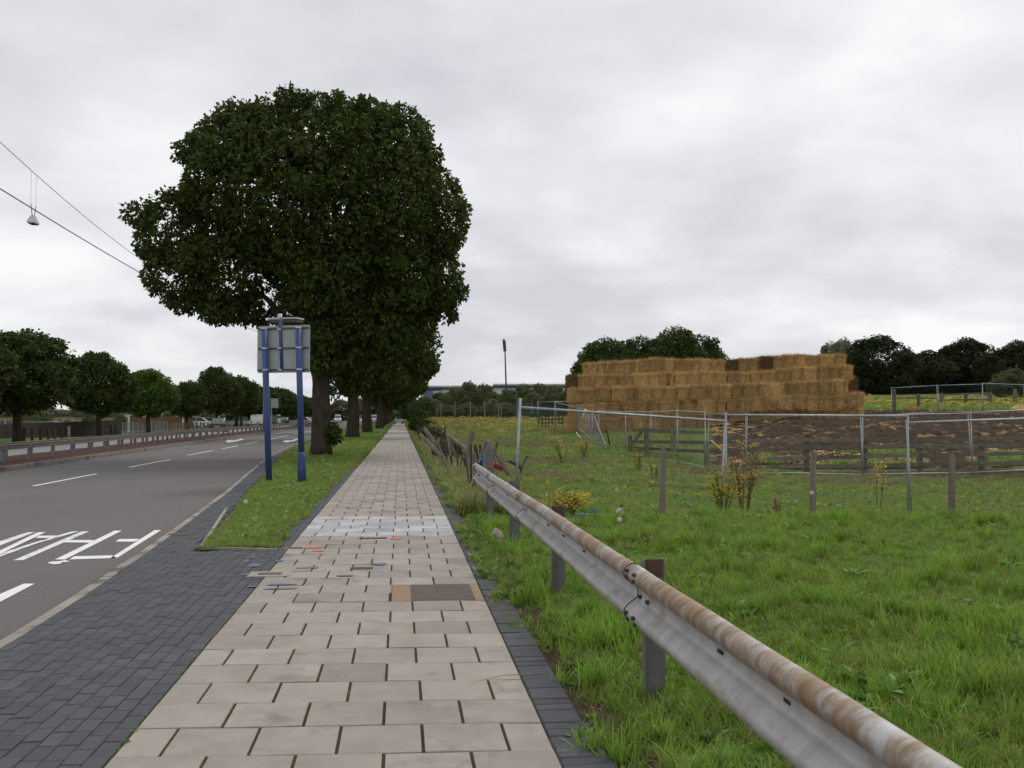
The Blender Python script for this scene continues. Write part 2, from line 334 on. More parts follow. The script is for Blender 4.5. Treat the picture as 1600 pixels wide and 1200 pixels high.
def npmesh(name, V, F, tint=None, smooth_=False):
    me = bpy.data.meshes.new(name); nv = len(V); nf = len(F); k = F.shape[1]
    me.vertices.add(nv); me.vertices.foreach_set('co', V.astype(np.float32).ravel())
    me.loops.add(nf * k); me.loops.foreach_set('vertex_index', F.astype(np.int32).ravel())
    me.polygons.add(nf); me.polygons.foreach_set('loop_start', np.arange(nf, dtype=np.int32) * k); me.polygons.foreach_set('loop_total', np.full(nf, k, dtype=np.int32))
    if tint is not None:
        a = me.attributes.new('tint', 'FLOAT', 'POINT'); a.data.foreach_set('value', tint.astype(np.float32))
    me.update(calc_edges=True)
    if smooth_: me.polygons.foreach_set('use_smooth', np.ones(nf, dtype=bool))
    return me

# ------------------------------------------------------------------ ground sheet
def axis(lo, hi, breaks):
    vals = []
    for a, b, st in breaks: vals += list(np.arange(a, b, st))
    return np.array(vals + [breaks[-1][1]])
gx = axis(0, 0, [(-2500, -300, 400), (-300, -60, 40), (-60, -25, 10), (-25, -23.02, .5), (-23.02, .68, 4), (.68, 3, .08), (3, 12, .25), (12, 40, .8), (40, 100, 4), (100, 400, 25), (400, 2500, 300)])
gy = axis(0, 0, [(-30, 0, 5), (0, 24, .3), (24, 40, .6), (40, 80, 1.2), (80, 160, 4), (160, 400, 16), (400, 3000, 300)])
GX, GY = np.meshgrid(gx, gy); GZ = hground(GX, GY)
V = np.stack([GX, GY, GZ], -1).reshape(-1, 3); nx, ny = len(gx), len(gy)
ii = (np.arange(ny - 1)[:, None] * nx + np.arange(nx - 1)[None]).ravel(); F = np.stack([ii, ii + 1, ii + nx + 1, ii + nx], -1)
gme = npmesh('ground', V, F, smooth_=True)
for k_ in ('field', 'turf', 'yellow_field', 'soil', 'muck'): gme.materials.append(M[k_])
cx = V[F].mean(1); Dc = cx[:, 0] * math.sin(PSI) + cx[:, 1] * math.cos(PSI); rat = cx[:, 0] / np.maximum(cx[:, 1], 1)
mi = np.zeros(len(F), int)
mi[(Dc < 16.5) & (cx[:, 0] > 0)] = 1
mi[(Dc > 62 + 10 * vnoise(cx[:, 0], cx[:, 1], .35)) & (Dc < 135) & (rat > .02) & (rat < .185)] = 2
mi[(cx[:, 0] < 1.15) & (Dc < 30)] = 3
gme.polygons.foreach_set('material_index', mi)
link('ground', gme, None, kind='structure')

# ------------------------------------------------------------------ road alignment
YK = [-30, 4, 7.3, 9.2, 13.6, 20.5, 28.6, 37.7, 49, 62, 81, 113, 180, 300, 420]
def chan(v):                                  # smooth curve through measured points
    return lambda y: float(np.interp(y, YK, v))
XKERB = chan([-2.8, -2.8, -2.83, -2.9, -3.17, -3.68, -4.4, -5.15, -5.72, -6.2, -6.5, -6.8, -7.6, -10, -14])
def XMED(y): return -11.7 - 0.9 * min(1, max(0, (y - 25) / 60)) - 0.00009 * max(0, y - 80) ** 2
def XGR(y): return float(np.interp(y, [11.7, 14.5, 20.1, 24.5, 33.6, 45.7, 56.8, 81, 121, 300, 420], [-2.40, -2.60, -3.15, -3.5, -4.3, -5.2, -5.75, -6.2, -6.5, -9.7, -13.7]))
ZR = -0.06
ys = list(np.arange(-30, 120, 2.0)) + list(np.arange(120, 421, 10.0))
def strip(name, m, fa, fb, za, zb=None, y0=-30, y1=420, kind='structure', **kw):
    b = MB(); yy = [y for y in ys if y0 < y < y1]; yy = [y0] + yy + [y1]; zb = za if zb is None else zb
    for y in yy: b.v += [(fa(y), y, za), (fb(y), y, zb)]
    for i in range(len(yy) - 1): b.f.append((2 * i, 2 * i + 1, 2 * i + 3, 2 * i + 2))
    return b.build(name, m, kind=kind, **kw)
strip('road', 'asphalt', lambda y: XMED(y), lambda y: XKERB(y) - .095, ZR)
strip('far_carriageway', 'asphalt_far', lambda y: XMED(y) - 10.2, lambda y: XMED(y) - 3.0, ZR)
strip('central_reservation', 'red_median', lambda y: XMED(y) - 3.0, lambda y: XMED(y) - .14, .07)
strip('far_verge', 'turf', lambda y: XMED(y) - 40, lambda y: XMED(y) - 10.4, .05)
# median kerbs
def kerb_run(name, fx, label, wdt, z0, z1, step, y0, y1, m='kerb'):
    t = thing(name, label, 'kerb', (0, 0, 0))
    y = y0
    while y < y1:
        ye = min(y + step, y1) - .008
        a, b = fx(y), fx(ye); mb = MB()
        mb.prism([(a - wdt, y, z0), (a, y, z0), (b, ye, z0), (b - wdt, ye, z0)], z1 - z0)
        o = mb.build('kerb_stone', m, t)
        y += step
    return t
def stuffkerb(name, fx, wdt, z0, z1, y0, y1, m='kerb'):
    mb = MB(); y = y0
    while y < y1:
        ye = y + 1.85; a, b = fx(y), fx(ye)
        mb.prism([(a - wdt, y, z0), (a, y, z0), (b, ye - .01, z0), (b - wdt, ye - .01, z0)], z1 - z0); y += 1.85
    return mb.build(name, m, kind='structure')
stuffkerb('median_kerb', lambda y: XMED(y), .14, -.2, .085, 10, 400)
stuffkerb('far_median_kerb', lambda y: XMED(y) - 3.0, .14, -.2, .085, 10, 400)
stuffkerb('far_side_kerb', lambda y: XMED(y) - 10.2, .2, -.2, .06, 10, 400)

# near kerb: stones and channel blocks, each a piece
kp = bpy.data.objects.new('roadside_kerb', None); COL.objects.link(kp); kp['kind'] = 'structure'
y = -2.0; i = 0
while y < 62:
    st = .915; ye = y + st - .01; a, b = XKERB(y), XKERB(ye); dz = random.uniform(-.004, .004)
    MB().prism([(a - .0, y, -.2), (a + .095, y, -.2), (b + .095, ye, -.2), (b, ye, -.2)], .2 + .004 + dz).build('kerb_stone', 'kerb', kp)
    MB().prism([(a - .10, y, -.2), (a - .005, y, -.2), (b - .005, ye, -.2), (b - .10, ye, -.2)], .15 + dz * .5).build('channel_block', 'channel', kp)
    y += st
strip('far_kerb', 'kerb', lambda y: XKERB(y) - .13, lambda y: XKERB(y) + .125, .0, y0=62)

# ------------------------------------------------------------------ footpath of slabs
XL, XR = -1.335, .735
path = MB().prism([(XL - .02, -3, -.3), (XR + .02, -3, -.3), (XR + .02, 60, -.3), (XL - .02, 60, -.3)], .292).build('footpath', 'joint', kind='structure')
RP = .412; SK = -.07
pL = at(215, 1138.5, z=0); yA = pL.y + SK * (0 - pL.x)       # y of that course line at x=0
JA = [XL, -.911, -.498, -.085, .328, XR]; JB = [XL, -1.13, -.717, -.304, .109, .52, XR]
dev = -11; count = 0; slabrest = MB()
BAND0, BAND1 = at(600, 837, z=0).y, at(600, 807, z=0).y
coverzones = []                                # (x0,x1,y0,y1) where covers replace slabs
def zone(pa, pb): 
    a = at(*pa, z=0); b = at(*pb, z=0); return (min(a.x, b.x), max(a.x, b.x), min(a.y, b.y), max(a.y, b.y))
ZC = zone((612, 937), (748, 914))
RB = round(((ZC[2] + ZC[3]) / 2 - SK * (ZC[0] + ZC[1]) / 2 - yA) / RP); RZ = (RB - 1, RB); XF = ZC[0]      # the cover takes two courses
for r in range(-8, 132):
    yb = yA + r * RP; js = JA if r % 2 == 0 else JB
    if yb > 59.4: break
    jit = random.uniform(-.012, .012)
    for a, b in zip(js[:-1], js[1:]):
        x0 = a + (.008 if a != XL else 0) + (jit if a != XL else 0); x1 = b - (.008 if b != XR else 0) + (jit if b != XR else 0)
        g = .004; cxm = (x0 + x1) / 2; cy = yb + RP / 2 + SK * cxm
        # the big inspection cover takes the place of a few slabs
        if r in RZ:
            if x0 > XF - .06: continue
            if x1 > XF: x1 = XF - .006; cxm = (x0 + x1) / 2
        y00 = yb + SK * x0 + g; y01 = yb + SK * x1 + g; z = random.uniform(-.003, .003) ; th = .03
        dzx = random.uniform(-.002, .002); bw = .003
        mb_pts = [(x0, y00), (x1, y01), (x1, y01 + RP - 2 * g), (x0, y00 + RP - 2 * g)]
        vs = [(p[0], p[1], -.03) for p in mb_pts] + [(p[0], p[1], z + (dzx if q in (1, 2) else -dzx) - bw) for q, p in enumerate(mb_pts)]
        ctr = (cxm, (y00 + y01) / 2 + RP / 2)
        vs += [(p[0] + (bw if p[0] < ctr[0] else -bw), p[1] + (bw if p[1] < ctr[1] else -bw), z + (dzx if q in (1, 2) else -dzx)) for q, p in enumerate(mb_pts)]
        fs = [(0, 1, 5, 4), (1, 2, 6, 5), (2, 3, 7, 6), (3, 0, 4, 7), (4, 5, 9, 8), (5, 6, 10, 9), (6, 7, 11, 10), (7, 4, 8, 11), (8, 9, 10, 11)]
        band = BAND0 - .1 < cy < BAND1 + .05
        vis = at(0, 1210, z=0)
        if (cy > 3.0 and count < 300):
            me = bpy.data.meshes.new('paving_slab'); me.from_pydata(vs, [], fs)
            o = link('paving_slab', me, 'slab_white' if band else ('slab_old' if random.random() < .3 else 'slab'), path)
            if band: o['label'] = 'slab daubed with worn white paint'
            count += 1
        else:
            i = len(slabrest.v); slabrest.v += vs; slabrest.f += [tuple(i + q for q in f) for f in fs]
slabrest.build('paving_slabs_beyond', 'slab', path, kind='stuff')
# farther path: one surface with the courses in its material
def tiled(name):
    m = bpy.data.materials.new(name); m.use_nodes = True; t = m.node_tree; b = t.nodes['Principled BSDF']; b.inputs['Roughness'].default_value = .9
    tcn = t.nodes.new('ShaderNodeTexCoord'); br = t.nodes.new('ShaderNodeTexBrick'); br.inputs['Scale'].default_value = 1
    br.inputs['Brick Width'].default_value = .413; br.inputs['Row Height'].default_value = .412; br.inputs['Mortar Size'].default_value = .008
    br.inputs['Color1'].default_value = (.28, .25, .22, 1); br.inputs['Color2'].default_value = (.32, .29, .26, 1); br.inputs['Mortar'].default_value = (.12, .12, .07, 1)
    t.links.new(tcn.outputs['Object'], br.inputs[0]); t.links.new(br.outputs[0], b.inputs['Base Color']); return m
MB().prism([(XL, 59.8, -.3), (XR, 59.8, -.3), (XR, 420, -.3), (XL, 420, -.3)], .3).build('far_footpath', tiled('far_slabs'), kind='structure')

# dark block paving left of the path
pav = MB().poly([(XKERB(-3) + .09, -3, -.015), (XL - .02, -3, -.015), (XL - .02, 40, -.015), (-4.9, 40, -.015), (XKERB(30) + .09, 30, -.015), (XKERB(20) + .09, 20, -.015), (XKERB(13) + .09, 13, -.015), (XKERB(6) + .09, 6, -.015)]).build('block_paving', 'paver_joint', kind='structure')
pc = 0; prest = MB(); blocks = []
for c in range(60):
    xb = XL - .012 - (c + 1) * .1005
    if xb < -6.6: break
    off = random.uniform(0, .2)
    y = 3.2 + off
    while y < 40:
        xm = xb + .05; ym = y + .1
        ok = xm > XKERB(ym) + .05 and (xm < XGR(ym) - .05 or ym < 11.66 or (c < 2 and ym < 30))
        if c >= 2 and ym > 11.66 and xm > XGR(ym) - .05: ok = False
        if ok: blocks.append((depth(xm, ym), xb, y))
        y += .2035
blocks.sort(); vis = []
for d, xb, y in blocks:
    mb = MB(); z = random.uniform(-.003, .002)
    px_ok = True
    mb.bevbox((xb + .05, y + .1, z - .025), (.096, .197, .05), .004)
    # seen by the camera?
    q = RM.transposed() @ Vector((xb + .05, y + .1, -CH)); u = 800 + FPX * q.x / -q.z; vv = 600 - FPX * q.y / -q.z
    if -20 < u < 1620 and vv < 1215 and pc < 300: mb.build('paving_block', 'paver', pav); pc += 1
    else:
        i = len(prest.v); prest.v += mb.v; prest.f += [tuple(i + q_ for q_ in f) for f in mb.f]
prest.build('paving_blocks_beyond', 'paver', pav, kind='stuff')
# dark edging blocks right of the path
edg = MB().poly([(XR - .01, -3, -.02), (1.08, -3, -.02), (1.08, 32, -.02), (XR - .01, 32, -.02)]).build('path_edging', 'soil', kind='structure')
y = 3.0
while y < 32:
    d_ = .104 if random.random() < .7 else .205
    z = random.uniform(-.006, .002); wv = .21 if y > 4.9 else .24
    MB().bevbox((XR + .012 + wv / 2, y + d_ / 2, z - .025), (wv, d_ - .007, .05), .005, Euler((0, random.uniform(-.015, .015), random.uniform(-.02, .02))).to_matrix()).build('edging_block', 'paver', edg)
    y += d_

# grass verge between path and road
vb = MB(); yy = [11.72] + list(np.arange(12, 120, 1.0)) + list(np.arange(120, 421, 10.0))
for y in yy:
    xl = XGR(y); xr = XL - (.19 if y < 30 else .06)
    for q in range(9):
        f = q / 8; x = xl + (xr - xl) * f
        vb.v.append((x, y, .002 + .05 * math.sin(math.pi * f) ** .5 * min(1, (y - 11.72) / 1.5 + .05)))
for i in range(len(yy) - 1):
    for q in range(8): a = i * 9 + q; vb.f.append((a, a + 1, a + 10, a + 9))
vb.build('grass_verge', 'turf', smooth_=True, kind='structure')
# thin pale edging round the front corner of the verge
e1 = thing('verge_edging', 'thin pale concrete edging along the front corner of the grass verge', 'edging')
a = at(315, 857, z=0); b = at(436, 860, z=0); c = at(357, 795, z=0)
for p, q in ((a, b), (a, c)):
    d_ = (q - p).normalized(); n_ = Vector((-d_.y, d_.x, 0)) * .022; nseg = 3; p = p - Vector((0, .05, 0)); q = q - Vector((.02, .05, 0))
    for s in range(nseg):
        u0 = p.lerp(q, s / nseg) + d_ * (.012 if s == 0 else .004); u1 = p.lerp(q, (s + 1) / nseg)
        MB().prism([tuple(u0 + n_ - Vector((0, 0, .05))), tuple(u1 + n_ - Vector((0, 0, .05))), tuple(u1 - n_ - Vector((0, 0, .05))), tuple(u0 - n_ - Vector((0, 0, .05)))][::-1], .078).build('edging_strip', 'kerb', e1)

# ------------------------------------------------------------------ road markings
def mark(polys, name, label, m='paint', z=ZR + .004):
    mb = MB()
    for P in polys:
        pts = [at(*p, z=z) for p in P]; ar = sum(pts[i].x * pts[(i + 1) % len(pts)].y - pts[(i + 1) % len(pts)].x * pts[i].y for i in range(len(pts)))
        if ar < 0: pts = pts[::-1]
        mb.poly([tuple(p) for p in pts])
    return mb.build(name, m, label=label, cat='road marking')
def zq(P, ox=0, oy=810, s=5.926): return [(ox + x / s, oy + y / s) for x, y in P]
mark([zq([(1432, 108), (1492, 108), (1080, 368), (1020, 368)]), zq([(1035, 342), (1085, 366), (640, 380), (690, 350)]), zq([(1300, 190), (1245, 215), (1068, 214), (1105, 190)])], 'road_letter', 'white painted road letter nearest the kerb, an upside-down F', z=ZR + .004)
mark([zq([(1060, 113), (1130, 113), (600, 380), (508, 380)])], 'road_letter', 'white painted upright stroke of the second road letter, left of the F')
mark([zq([(870, 200), (835, 224), (560, 222), (610, 200)])], 'road_letter', 'thin white crossbar of the second road letter', z=ZR + .006)
mark([zq([(758, 120), (826, 120), (215, 386), (122, 388)])], 'road_letter', 'worn white stroke closing the second road letter', 'paint_worn')
mark([zq([(665, 120), (735, 118), (330, 235), (0, 355), (-60, 365), (-60, 345), (300, 228)])], 'road_letter', 'worn slanting white stroke beside the wide road letter A', 'paint_worn', z=ZR + .007)
mark([zq([(350, 128), (426, 126), (60, 300), (-60, 362), (-60, 325)]), zq([(365, 160), (560, 158), (490, 180), (325, 182)])], 'road_letter', 'white stroke and crossbar of the third road letter', 'paint', z=ZR + .010)
mark([zq([(255, 128), (325, 126), (0, 250), (-120, 290), (-120, 250)])], 'road_letter', 'worn white stroke of the leftmost road letter', 'paint_worn')
mark([zq([(440, 412), (470, 400), (545, 396), (610, 386), (645, 400), (575, 404), (560, 418), (500, 424)])], 'paint_blob', 'small white blob of spilt paint below the road letters')
mark([zq([(220, 604), (322, 604), (0, 772), (-420, 990), (-560, 990), (0, 700)])], 'lane_dash', 'white dash beside the kerb nearest the camera')
DSH = [(8.0, 13.0, -8.45), (15.5, 20.2, -8.5), (23.7, 28.5, -8.65), (32, 37.6, -8.72), (41.5, 47, -8.95), (49.6, 54.6, -9.0), (57.7, 63.5, -9.15), (67, 73, -9.3), (76, 83, -9.5), (88, 94, -9.6), (100, 106, -9.75), (112, 118, -9.9), (124, 130, -10)]
ordn = ['first', 'second', 'third', 'fourth', 'fifth', 'sixth', 'seventh', 'eighth', 'ninth', 'tenth', 'eleventh', 'twelfth', 'thirteenth', 'fourteenth', 'fifteenth', 'sixteenth', 'seventeenth', 'eighteenth', 'nineteenth', 'twentieth', 'twenty-first', 'twenty-second', 'twenty-third', 'twenty-fourth', 'twenty-fifth']
for i, (a, b, x) in enumerate(DSH):
    if b < 14: continue
    MB().poly([(x - .055, a, ZR + .004), (x + .055, a, ZR + .004), (x + .02 - .075, b, ZR + .004)[:3] if False else (x + .03, b, ZR + .004), (x - .08, b, ZR + .004)]).build('lane_dash', 'paint', label='white lane dash, %s along the middle of the road from the camera' % ordn[i - 1], cat='road marking', group='lane dashes in the middle of the road')
mark([[(352, 689.5), (356, 687.8), (368, 688), (377, 685.8), (381, 686.5), (370, 689.6), (356, 691.5)]], 'road_arrow', 'faded white arrow on the lane beside the central reservation')
mark([[(441, 690), (447, 687.6), (455, 688), (462, 685.6), (467, 686.2), (460, 689.4), (447, 691.2)]], 'road_arrow', 'faded white arrow on the lane beside the verge, behind the sign posts')

# ------------------------------------------------------------------ covers and paint on the path
def quad(pa, pb, pc_, pd, z): return [tuple(at(*p, z=z)) for p in (pa, pb, pc_, pd)]
x0, x1, y0, y1 = ZC; ym = (y0 + y1) / 2
rowk = math.floor((ym - yA) / RP)
yc = yA + rowk * RP + RP / 2
if abs(yc - ym) > RP / 2: yc = ym
ic = thing('inspection_cover', 'large rectangular rust brown cover set in sand coloured frame at the right of the path', 'manhole cover', (0, 0, 0))
cs = SK
def skq(xa, xb, ya, yb, z): return [(xa, ya + cs * xa, z), (xb, ya + cs * xb, z), (xb, yb + cs * xb, z), (xa, yb + cs * xa, z)]
yc0 = yA + RP * RB
MB().prism(skq(XF, XR - .003, yc0 - RP + .004, yc0 + RP - .006, -.03), .029).build('frame', 'sand_tile', ic)
MB().prism(skq(XF + .17, XR - .08, yc0 - RP + .03, yc0 + RP - .035, -.02), .023).build('lid', 'iron', ic)
def small_cover(pc_, wx, wy, label, frame=None, fr=.05):
    c = at(*pc_, z=0); t = thing('stopcock_cover', label, 'utility cover', (c.x, c.y, 0))
    MB().box((0, 0, -.001), (wx + fr * 2, wy + fr * 2, .012)).build('frame', frame or 'kerb', t)
    lid = MB().bevbox((0, 0, -.002), (wx, wy, .016), .002)
    lid.build('lid', 'iron', t)
    for k_ in range(5): MB().box((-wx / 2 + wx * (k_ + .5) / 5, 0, .0065), (wx / 12, wy * .8, .003)).build('lid_rib', 'iron', t)
    return t
small_cover((422, 897), .24, .13, 'small iron cover in a pale concrete surround where dark blocks meet pale slabs', 'slab', .09)
small_cover((565, 888), .22, .13, 'small iron cover in the middle of the pale slabs', 'iron', .006)
small_cover((460, 857), .19, .15, 'rusty iron cover sprayed orange at the corner of the grass verge', 'orange', .012)
small_cover((583, 841), .35, .10, 'narrow iron cover sprayed orange just before the white slabs', 'iron', .006)
small_cover((280, 835), .30, .22, 'rusty brown cover among dark blocks beside the kerb', 'iron', .01)
def daub(pts, name, label, m, z=.0065):
    rr = random.Random(len(label) + int(pts[0][0]))
    side_ = ['leftmost', 'second', 'middle', 'fourth', 'last'] if len(pts) > 2 else ['left', 'right']
    for q_, (px, py, wpx, hpx) in enumerate(pts):
        mb = MB(); c = at(px, py, z=z); c2 = at(px + wpx, py, z=z); c3 = at(px, py - hpx, z=z); rx = (c2.x - c.x) / 2; ry = (c3.y - c.y) / 2
        n = 12; mb.poly([(c.x + rx * math.copysign(abs(math.cos(t_)) ** .5, math.cos(t_)) * rr.uniform(.8, 1.05), c.y + ry * math.copysign(abs(math.sin(t_)) ** .5, math.sin(t_)) * rr.uniform(.75, 1.05), z) for t_ in [2 * math.pi * q / n for q in range(n)]])
        mb.build(name, m, label=label if len(pts) == 1 else label + ', %s one' % side_[q_], cat='paint mark')
daub([(497, 860, 20, 3.5), (488, 855, 34, 3)], 'spray_mark', 'orange sprayed patch beside the rusty cover at the verge corner', 'orange')
daub([(618, 841, 18, 4)], 'spray_mark', 'orange sprayed dash right of the narrow cover', 'orange')
daub([(385, 876, 12, 3), (397, 883, 20, 5), (384, 897, 14, 3), (396, 870, 4, 5), (436, 876, 14, 3)], 'spray_mark', 'blue sprayed marks scattered on the dark blocks near the verge', 'blue_paint', .006)
daub([(395, 916, 16, 2), (440, 919, 56, 1.6), (440, 913, 50, 1.4)], 'spray_mark', 'blue sprayed outline on a pale slab beside the concrete surround', 'blue_paint')
daub([(480, 887, 38, 2), (592, 881, 24, 3), (540, 899, 30, 2)], 'spray_mark', 'faint blue dashes across the pale slabs by the middle cover', 'blue_paint')
# twig on path
tw = MB(); a = at(735, 1067, z=.012); b = at(835, 1052, z=.02); tw.tube([a, a.lerp(b, .5) + Vector((0, .01, .012)), b], [.002, .003, .002], 5)
tw.tube([a.lerp(b, .35), at(790, 1078, z=.012)], .002, 5); tw.build('twig', 'straw_bit', label='thin dry forked twig lying on the slabs by the dark edging', cat='twig')

# ------------------------------------------------------------------ steel crash barrier beside the path
def catmull(P, n):
    o = []; P = [P[0]] + P + [P[-1]]
    for i in range(1, len(P) - 2):
        for k_ in range(n):
            t_ = k_ / n; a, b, c, d_ = [np.array(P[i + j]) for j in (-1, 0, 1, 2)]
            o.append(tuple(.5 * ((2 * b) + (-a + c) * t_ + (2 * a - 5 * b + 4 * c - d_) * t_ ** 2 + (-a + 3 * b - 3 * c + d_) * t_ ** 3)))
    o.append(P[-2]); return o
PROF = catmull([(.012, .748), (-.02, .765), (-.058, .752), (-.078, .722), (-.072, .69), (-.036, .655), (-.004, .632), (.004, .603), (-.004, .574), (-.036, .551), (-.072, .517), (-.078, .486), (-.06, .456), (-.03, .442), (.0, .450)], 4)
XB = 1.345
bar = thing('crash_barrier', 'rust streaked corrugated steel crash barrier running along the right of the path', 'crash barrier')
def wbeam(y0, y1, dx=0.0, endcut=0.0):
    mb = MB(); n = len(PROF); segs = max(2, int((y1 - y0) / .25)); T = .004
    pr = np.array(PROF); tg = np.gradient(pr, axis=0); nr = np.stack([-tg[:, 1], tg[:, 0]], 1); nr /= np.linalg.norm(nr, axis=1)[:, None]
    for s in range(segs + 1):
        y = y0 + (y1 - y0) * s / segs; wob = .003 * math.sin(y * 1.7) + .002 * math.sin(y * 5.1); zo = .004 * math.sin(y * .9)
        for lay in (0, 1):
            for (px, pz), (a, b) in zip(PROF, nr):
                mb.v.append((XB + px + a * T * lay + dx + wob, y, pz + b * T * lay + zo))
    for s in range(segs):
        o = s * 2 * n; q = o + 2 * n
        for i in range(n - 1):
            mb.f.append((o + i, o + i + 1, q + i + 1, q + i)); mb.f.append((o + n + i + 1, o + n + i, q + n + i, q + n + i + 1))
        mb.f.append((o, q, q + n, o + n)); mb.f.append((o + n - 1, o + 2 * n - 1, q + 2 * n - 1, q + n - 1))
    for o in (0, segs * 2 * n):
        for i in range(n - 1): mb.f.append((o + i, o + n + i, o + n + i + 1, o + i + 1))
    return mb.build('beam', 'rail', bar, smooth_=True)
joints = [5.28, 10.35, 13.9]
ends = [(-1.5, 5.28), (5.02, 10.35), (10.08, 13.9), (13.65, 16.75)]
for i, (a, b) in enumerate(ends): wbeam(a, b, -.0045 * (1 if i % 2 == 0 else 0))
# dark splice edges
for yj, dxx in ((5.28, -.0045), (10.35, 0), (13.9, -.0045)):
    mb = MB(); mb.tube([(XB + px + dxx - .004, yj + .003, pz + .0015) for px, pz in PROF[1:-1]], .0035, 5); mb.build('splice_edge', 'seam', bar)
def xprof(z):
    P = sorted(PROF, key=lambda q: q[1]); zs = [q[1] for q in P]; return float(np.interp(z, zs, [q[0] for q in P]))
for yj in (5.28, 10.35, 13.9, 16.45):
    for z in (.735, .70, .585, .50, .465):
        for dy_ in (-.10, .06):
            x = XB + xprof(z) - .008
            MB().box((x, yj - .10 + dy_, z), (.016, .03, .018), Euler((0, random.uniform(-.2, .2), 0)).to_matrix()).build('bolt', 'bolt', bar)
for yj in (1.6, 3.2, 3.9, 6.9, 7.8, 8.6, 11.9, 14.6):
    MB().box((XB - .0035, yj, .607), (.006, .055, .014)).build('slot', 'seam', bar)
POSTY = [1.75, 5.27, 8.55, 11.85, 15.1]
for k_, y in enumerate(POSTY):
    mb = MB(); top = .79 if k_ != 2 else .785
    x0 = XB + .015; hz = -.25
    zc, zl = (top + hz) / 2, top - hz
    mb.box((x0 + .065, y, zc), (.118, .006, zl)); mb.box((x0 + .003, y - .023, zc), (.006, .052, zl)); mb.box((x0 + .127, y + .023, zc), (.006, .052, zl))
    po = mb.build('post', 'post_steel', bar)
    if k_ < 3: MB().box((x0 + .065, y - .0045, top - .05), (.112, .003, .10)).build('rusty_top', 'rust_top', po)

# ------------------------------------------------------------------ median barriers
def fbarrier(off, label, side):
    t = thing('median_barrier', label, 'crash barrier'); y = 26.0; k_ = 0
    while y < 260:
        y2 = y + 4.8; mb = MB()
        a, b = XMED(y) - off, XMED(y2) - off
        mb.prism([(a - .06, y, .47), (a + .06, y, .47), (b + .06, y2 - .01, .47), (b - .06, y2 - .01, .47)], .145)
        mb.prism([(a - .075, y, .615), (a + .075, y, .615), (b + .075, y2 - .01, .615), (b - .075, y2 - .01, .615)], .025)
        mb.build('beam', 'barrier_far', t); y = y2
    y = 26.2
    while y < 180:
        x = XMED(y) - off - .10 * side
        MB().box((x, y, .28), (.10, .14, .56)).build('post', 'galv_dull', t); y += 2.4
    return t
fbarrier(1.25, 'brown steel crash barrier on the central reservation, nearer of the two', 1)
fbarrier(2.25, 'steel crash barrier on the central reservation, farther of the two', -1)

# ------------------------------------------------------------------ road sign seen from behind
pa = at(422, D=22.8); pb = at(473, D=22.55); pa.z = .02; pb.z = .02; sg = thing('road_sign', 'rectangular grey backed road sign on two blue posts in the grass verge', 'road sign', (0, 0, 0))
def pz(px, py, P): q = at(px, py, D=depth(P.x, P.y)); return q
pta = pz(413, 513, pa); ptb = pz(466, 510, pb)
MB().tube([pa - Vector((0, 0, .3)), pta], .076, 16).build('post', 'blue', sg, smooth_=True)
bmid = pb.lerp(ptb, .19)
MB().tube([bmid, ptb], .073, 16).build('post', 'blue', sg, smooth_=True)
MB().tube([pb - Vector((0, 0, .3)), bmid - Vector((0, 0, .06)), bmid + Vector((0, 0, .02))], [.102, .102, .076], 16).build('post_base', 'blue_base', sg, smooth_=True)
MB().box(tuple(pb.lerp(ptb, .1) + Vector((0, -.10, 0))), (.07, .012, .16)).build('access_door', 'blue', sg)
ang = math.atan2(pb.y - pa.y, pb.x - pa.x); rot = Euler((0, 0, ang)).to_matrix()
cS = (pz(400, 545, pa) + pz(485, 545, pb)) / 2; cS = cS + rot @ Vector((0, .10, 0))
Wd, Hd = 1.42, 1.14; cS = cS + rot @ Vector((-.05, 0, 0))
def rrect(w_, h_, r_, n=5):
    o = []
    for cx_, cz_, a0 in ((w_ / 2 - r_, h_ / 2 - r_, 0), (-w_ / 2 + r_, h_ / 2 - r_, 90), (-w_ / 2 + r_, -h_ / 2 + r_, 180), (w_ / 2 - r_, -h_ / 2 + r_, 270)):
        for k_ in range(n + 1): a = R(a0 + 90 * k_ / n); o.append((cx_ + r_ * math.cos(a), cz_ + r_ * math.sin(a)))
    return o
mb = MB(); rr_ = rrect(Wd, Hd, .06); n = len(rr_)
for yy_ in (0, .012): mb.v += [tuple(cS + rot @ Vector((x, yy_, z))) for x, z in rr_]
mb.f = [tuple(range(n)), tuple(reversed(range(n, 2 * n)))] + [(q, q + n, (q + 1) % n + n, (q + 1) % n) for q in range(n)]
mb.build('panel', 'sign_back', sg)
for z in (.50, .02, -.50): MB().box(tuple(cS + rot @ Vector((0, -.018, z))), (Wd - .06, .03, .035), rot).build('stiffener', 'dark_metal', sg)
for x in (-.60, -.4, 0, .2, .6): pass
for P, Q in ((pa, pta), (pb, ptb)):
    for z in (.50, .02, -.50):
        f = (cS.z + z - P.z) / (Q.z - P.z); c = P.lerp(Q, f); mb = MB().tube([c + Vector((0, 0, -.018)), c + Vector((0, 0, .018))], .083, 14); mb.build('clip', 'alu', sg, smooth_=False)
ctop = at(438, 492, D=depth(pa.x, pa.y)); cbot = at(441, 578, D=depth(pa.x, pa.y)); off = rot @ Vector((0, -.02, 0))
MB().tube([cbot + off, ctop + off], .038, 12).build('centre_tube', 'blue', sg, smooth_=True)
MB().tube([ctop + off - Vector((0, 0, .14)), ctop + off + Vector((0, 0, .02))], .055, 12).build('tube_cap', 'alu', sg, smooth_=True)
for z in (.48, .02, -.5): MB().box((ctop.x + off.x + (z - .5) * -.03, ctop.y + off.y, cS.z + z), (.10, .09, .03), rot).build('clip', 'alu', sg)
cb = at(447, 502, D=depth(pa.x, pa.y) + .35)
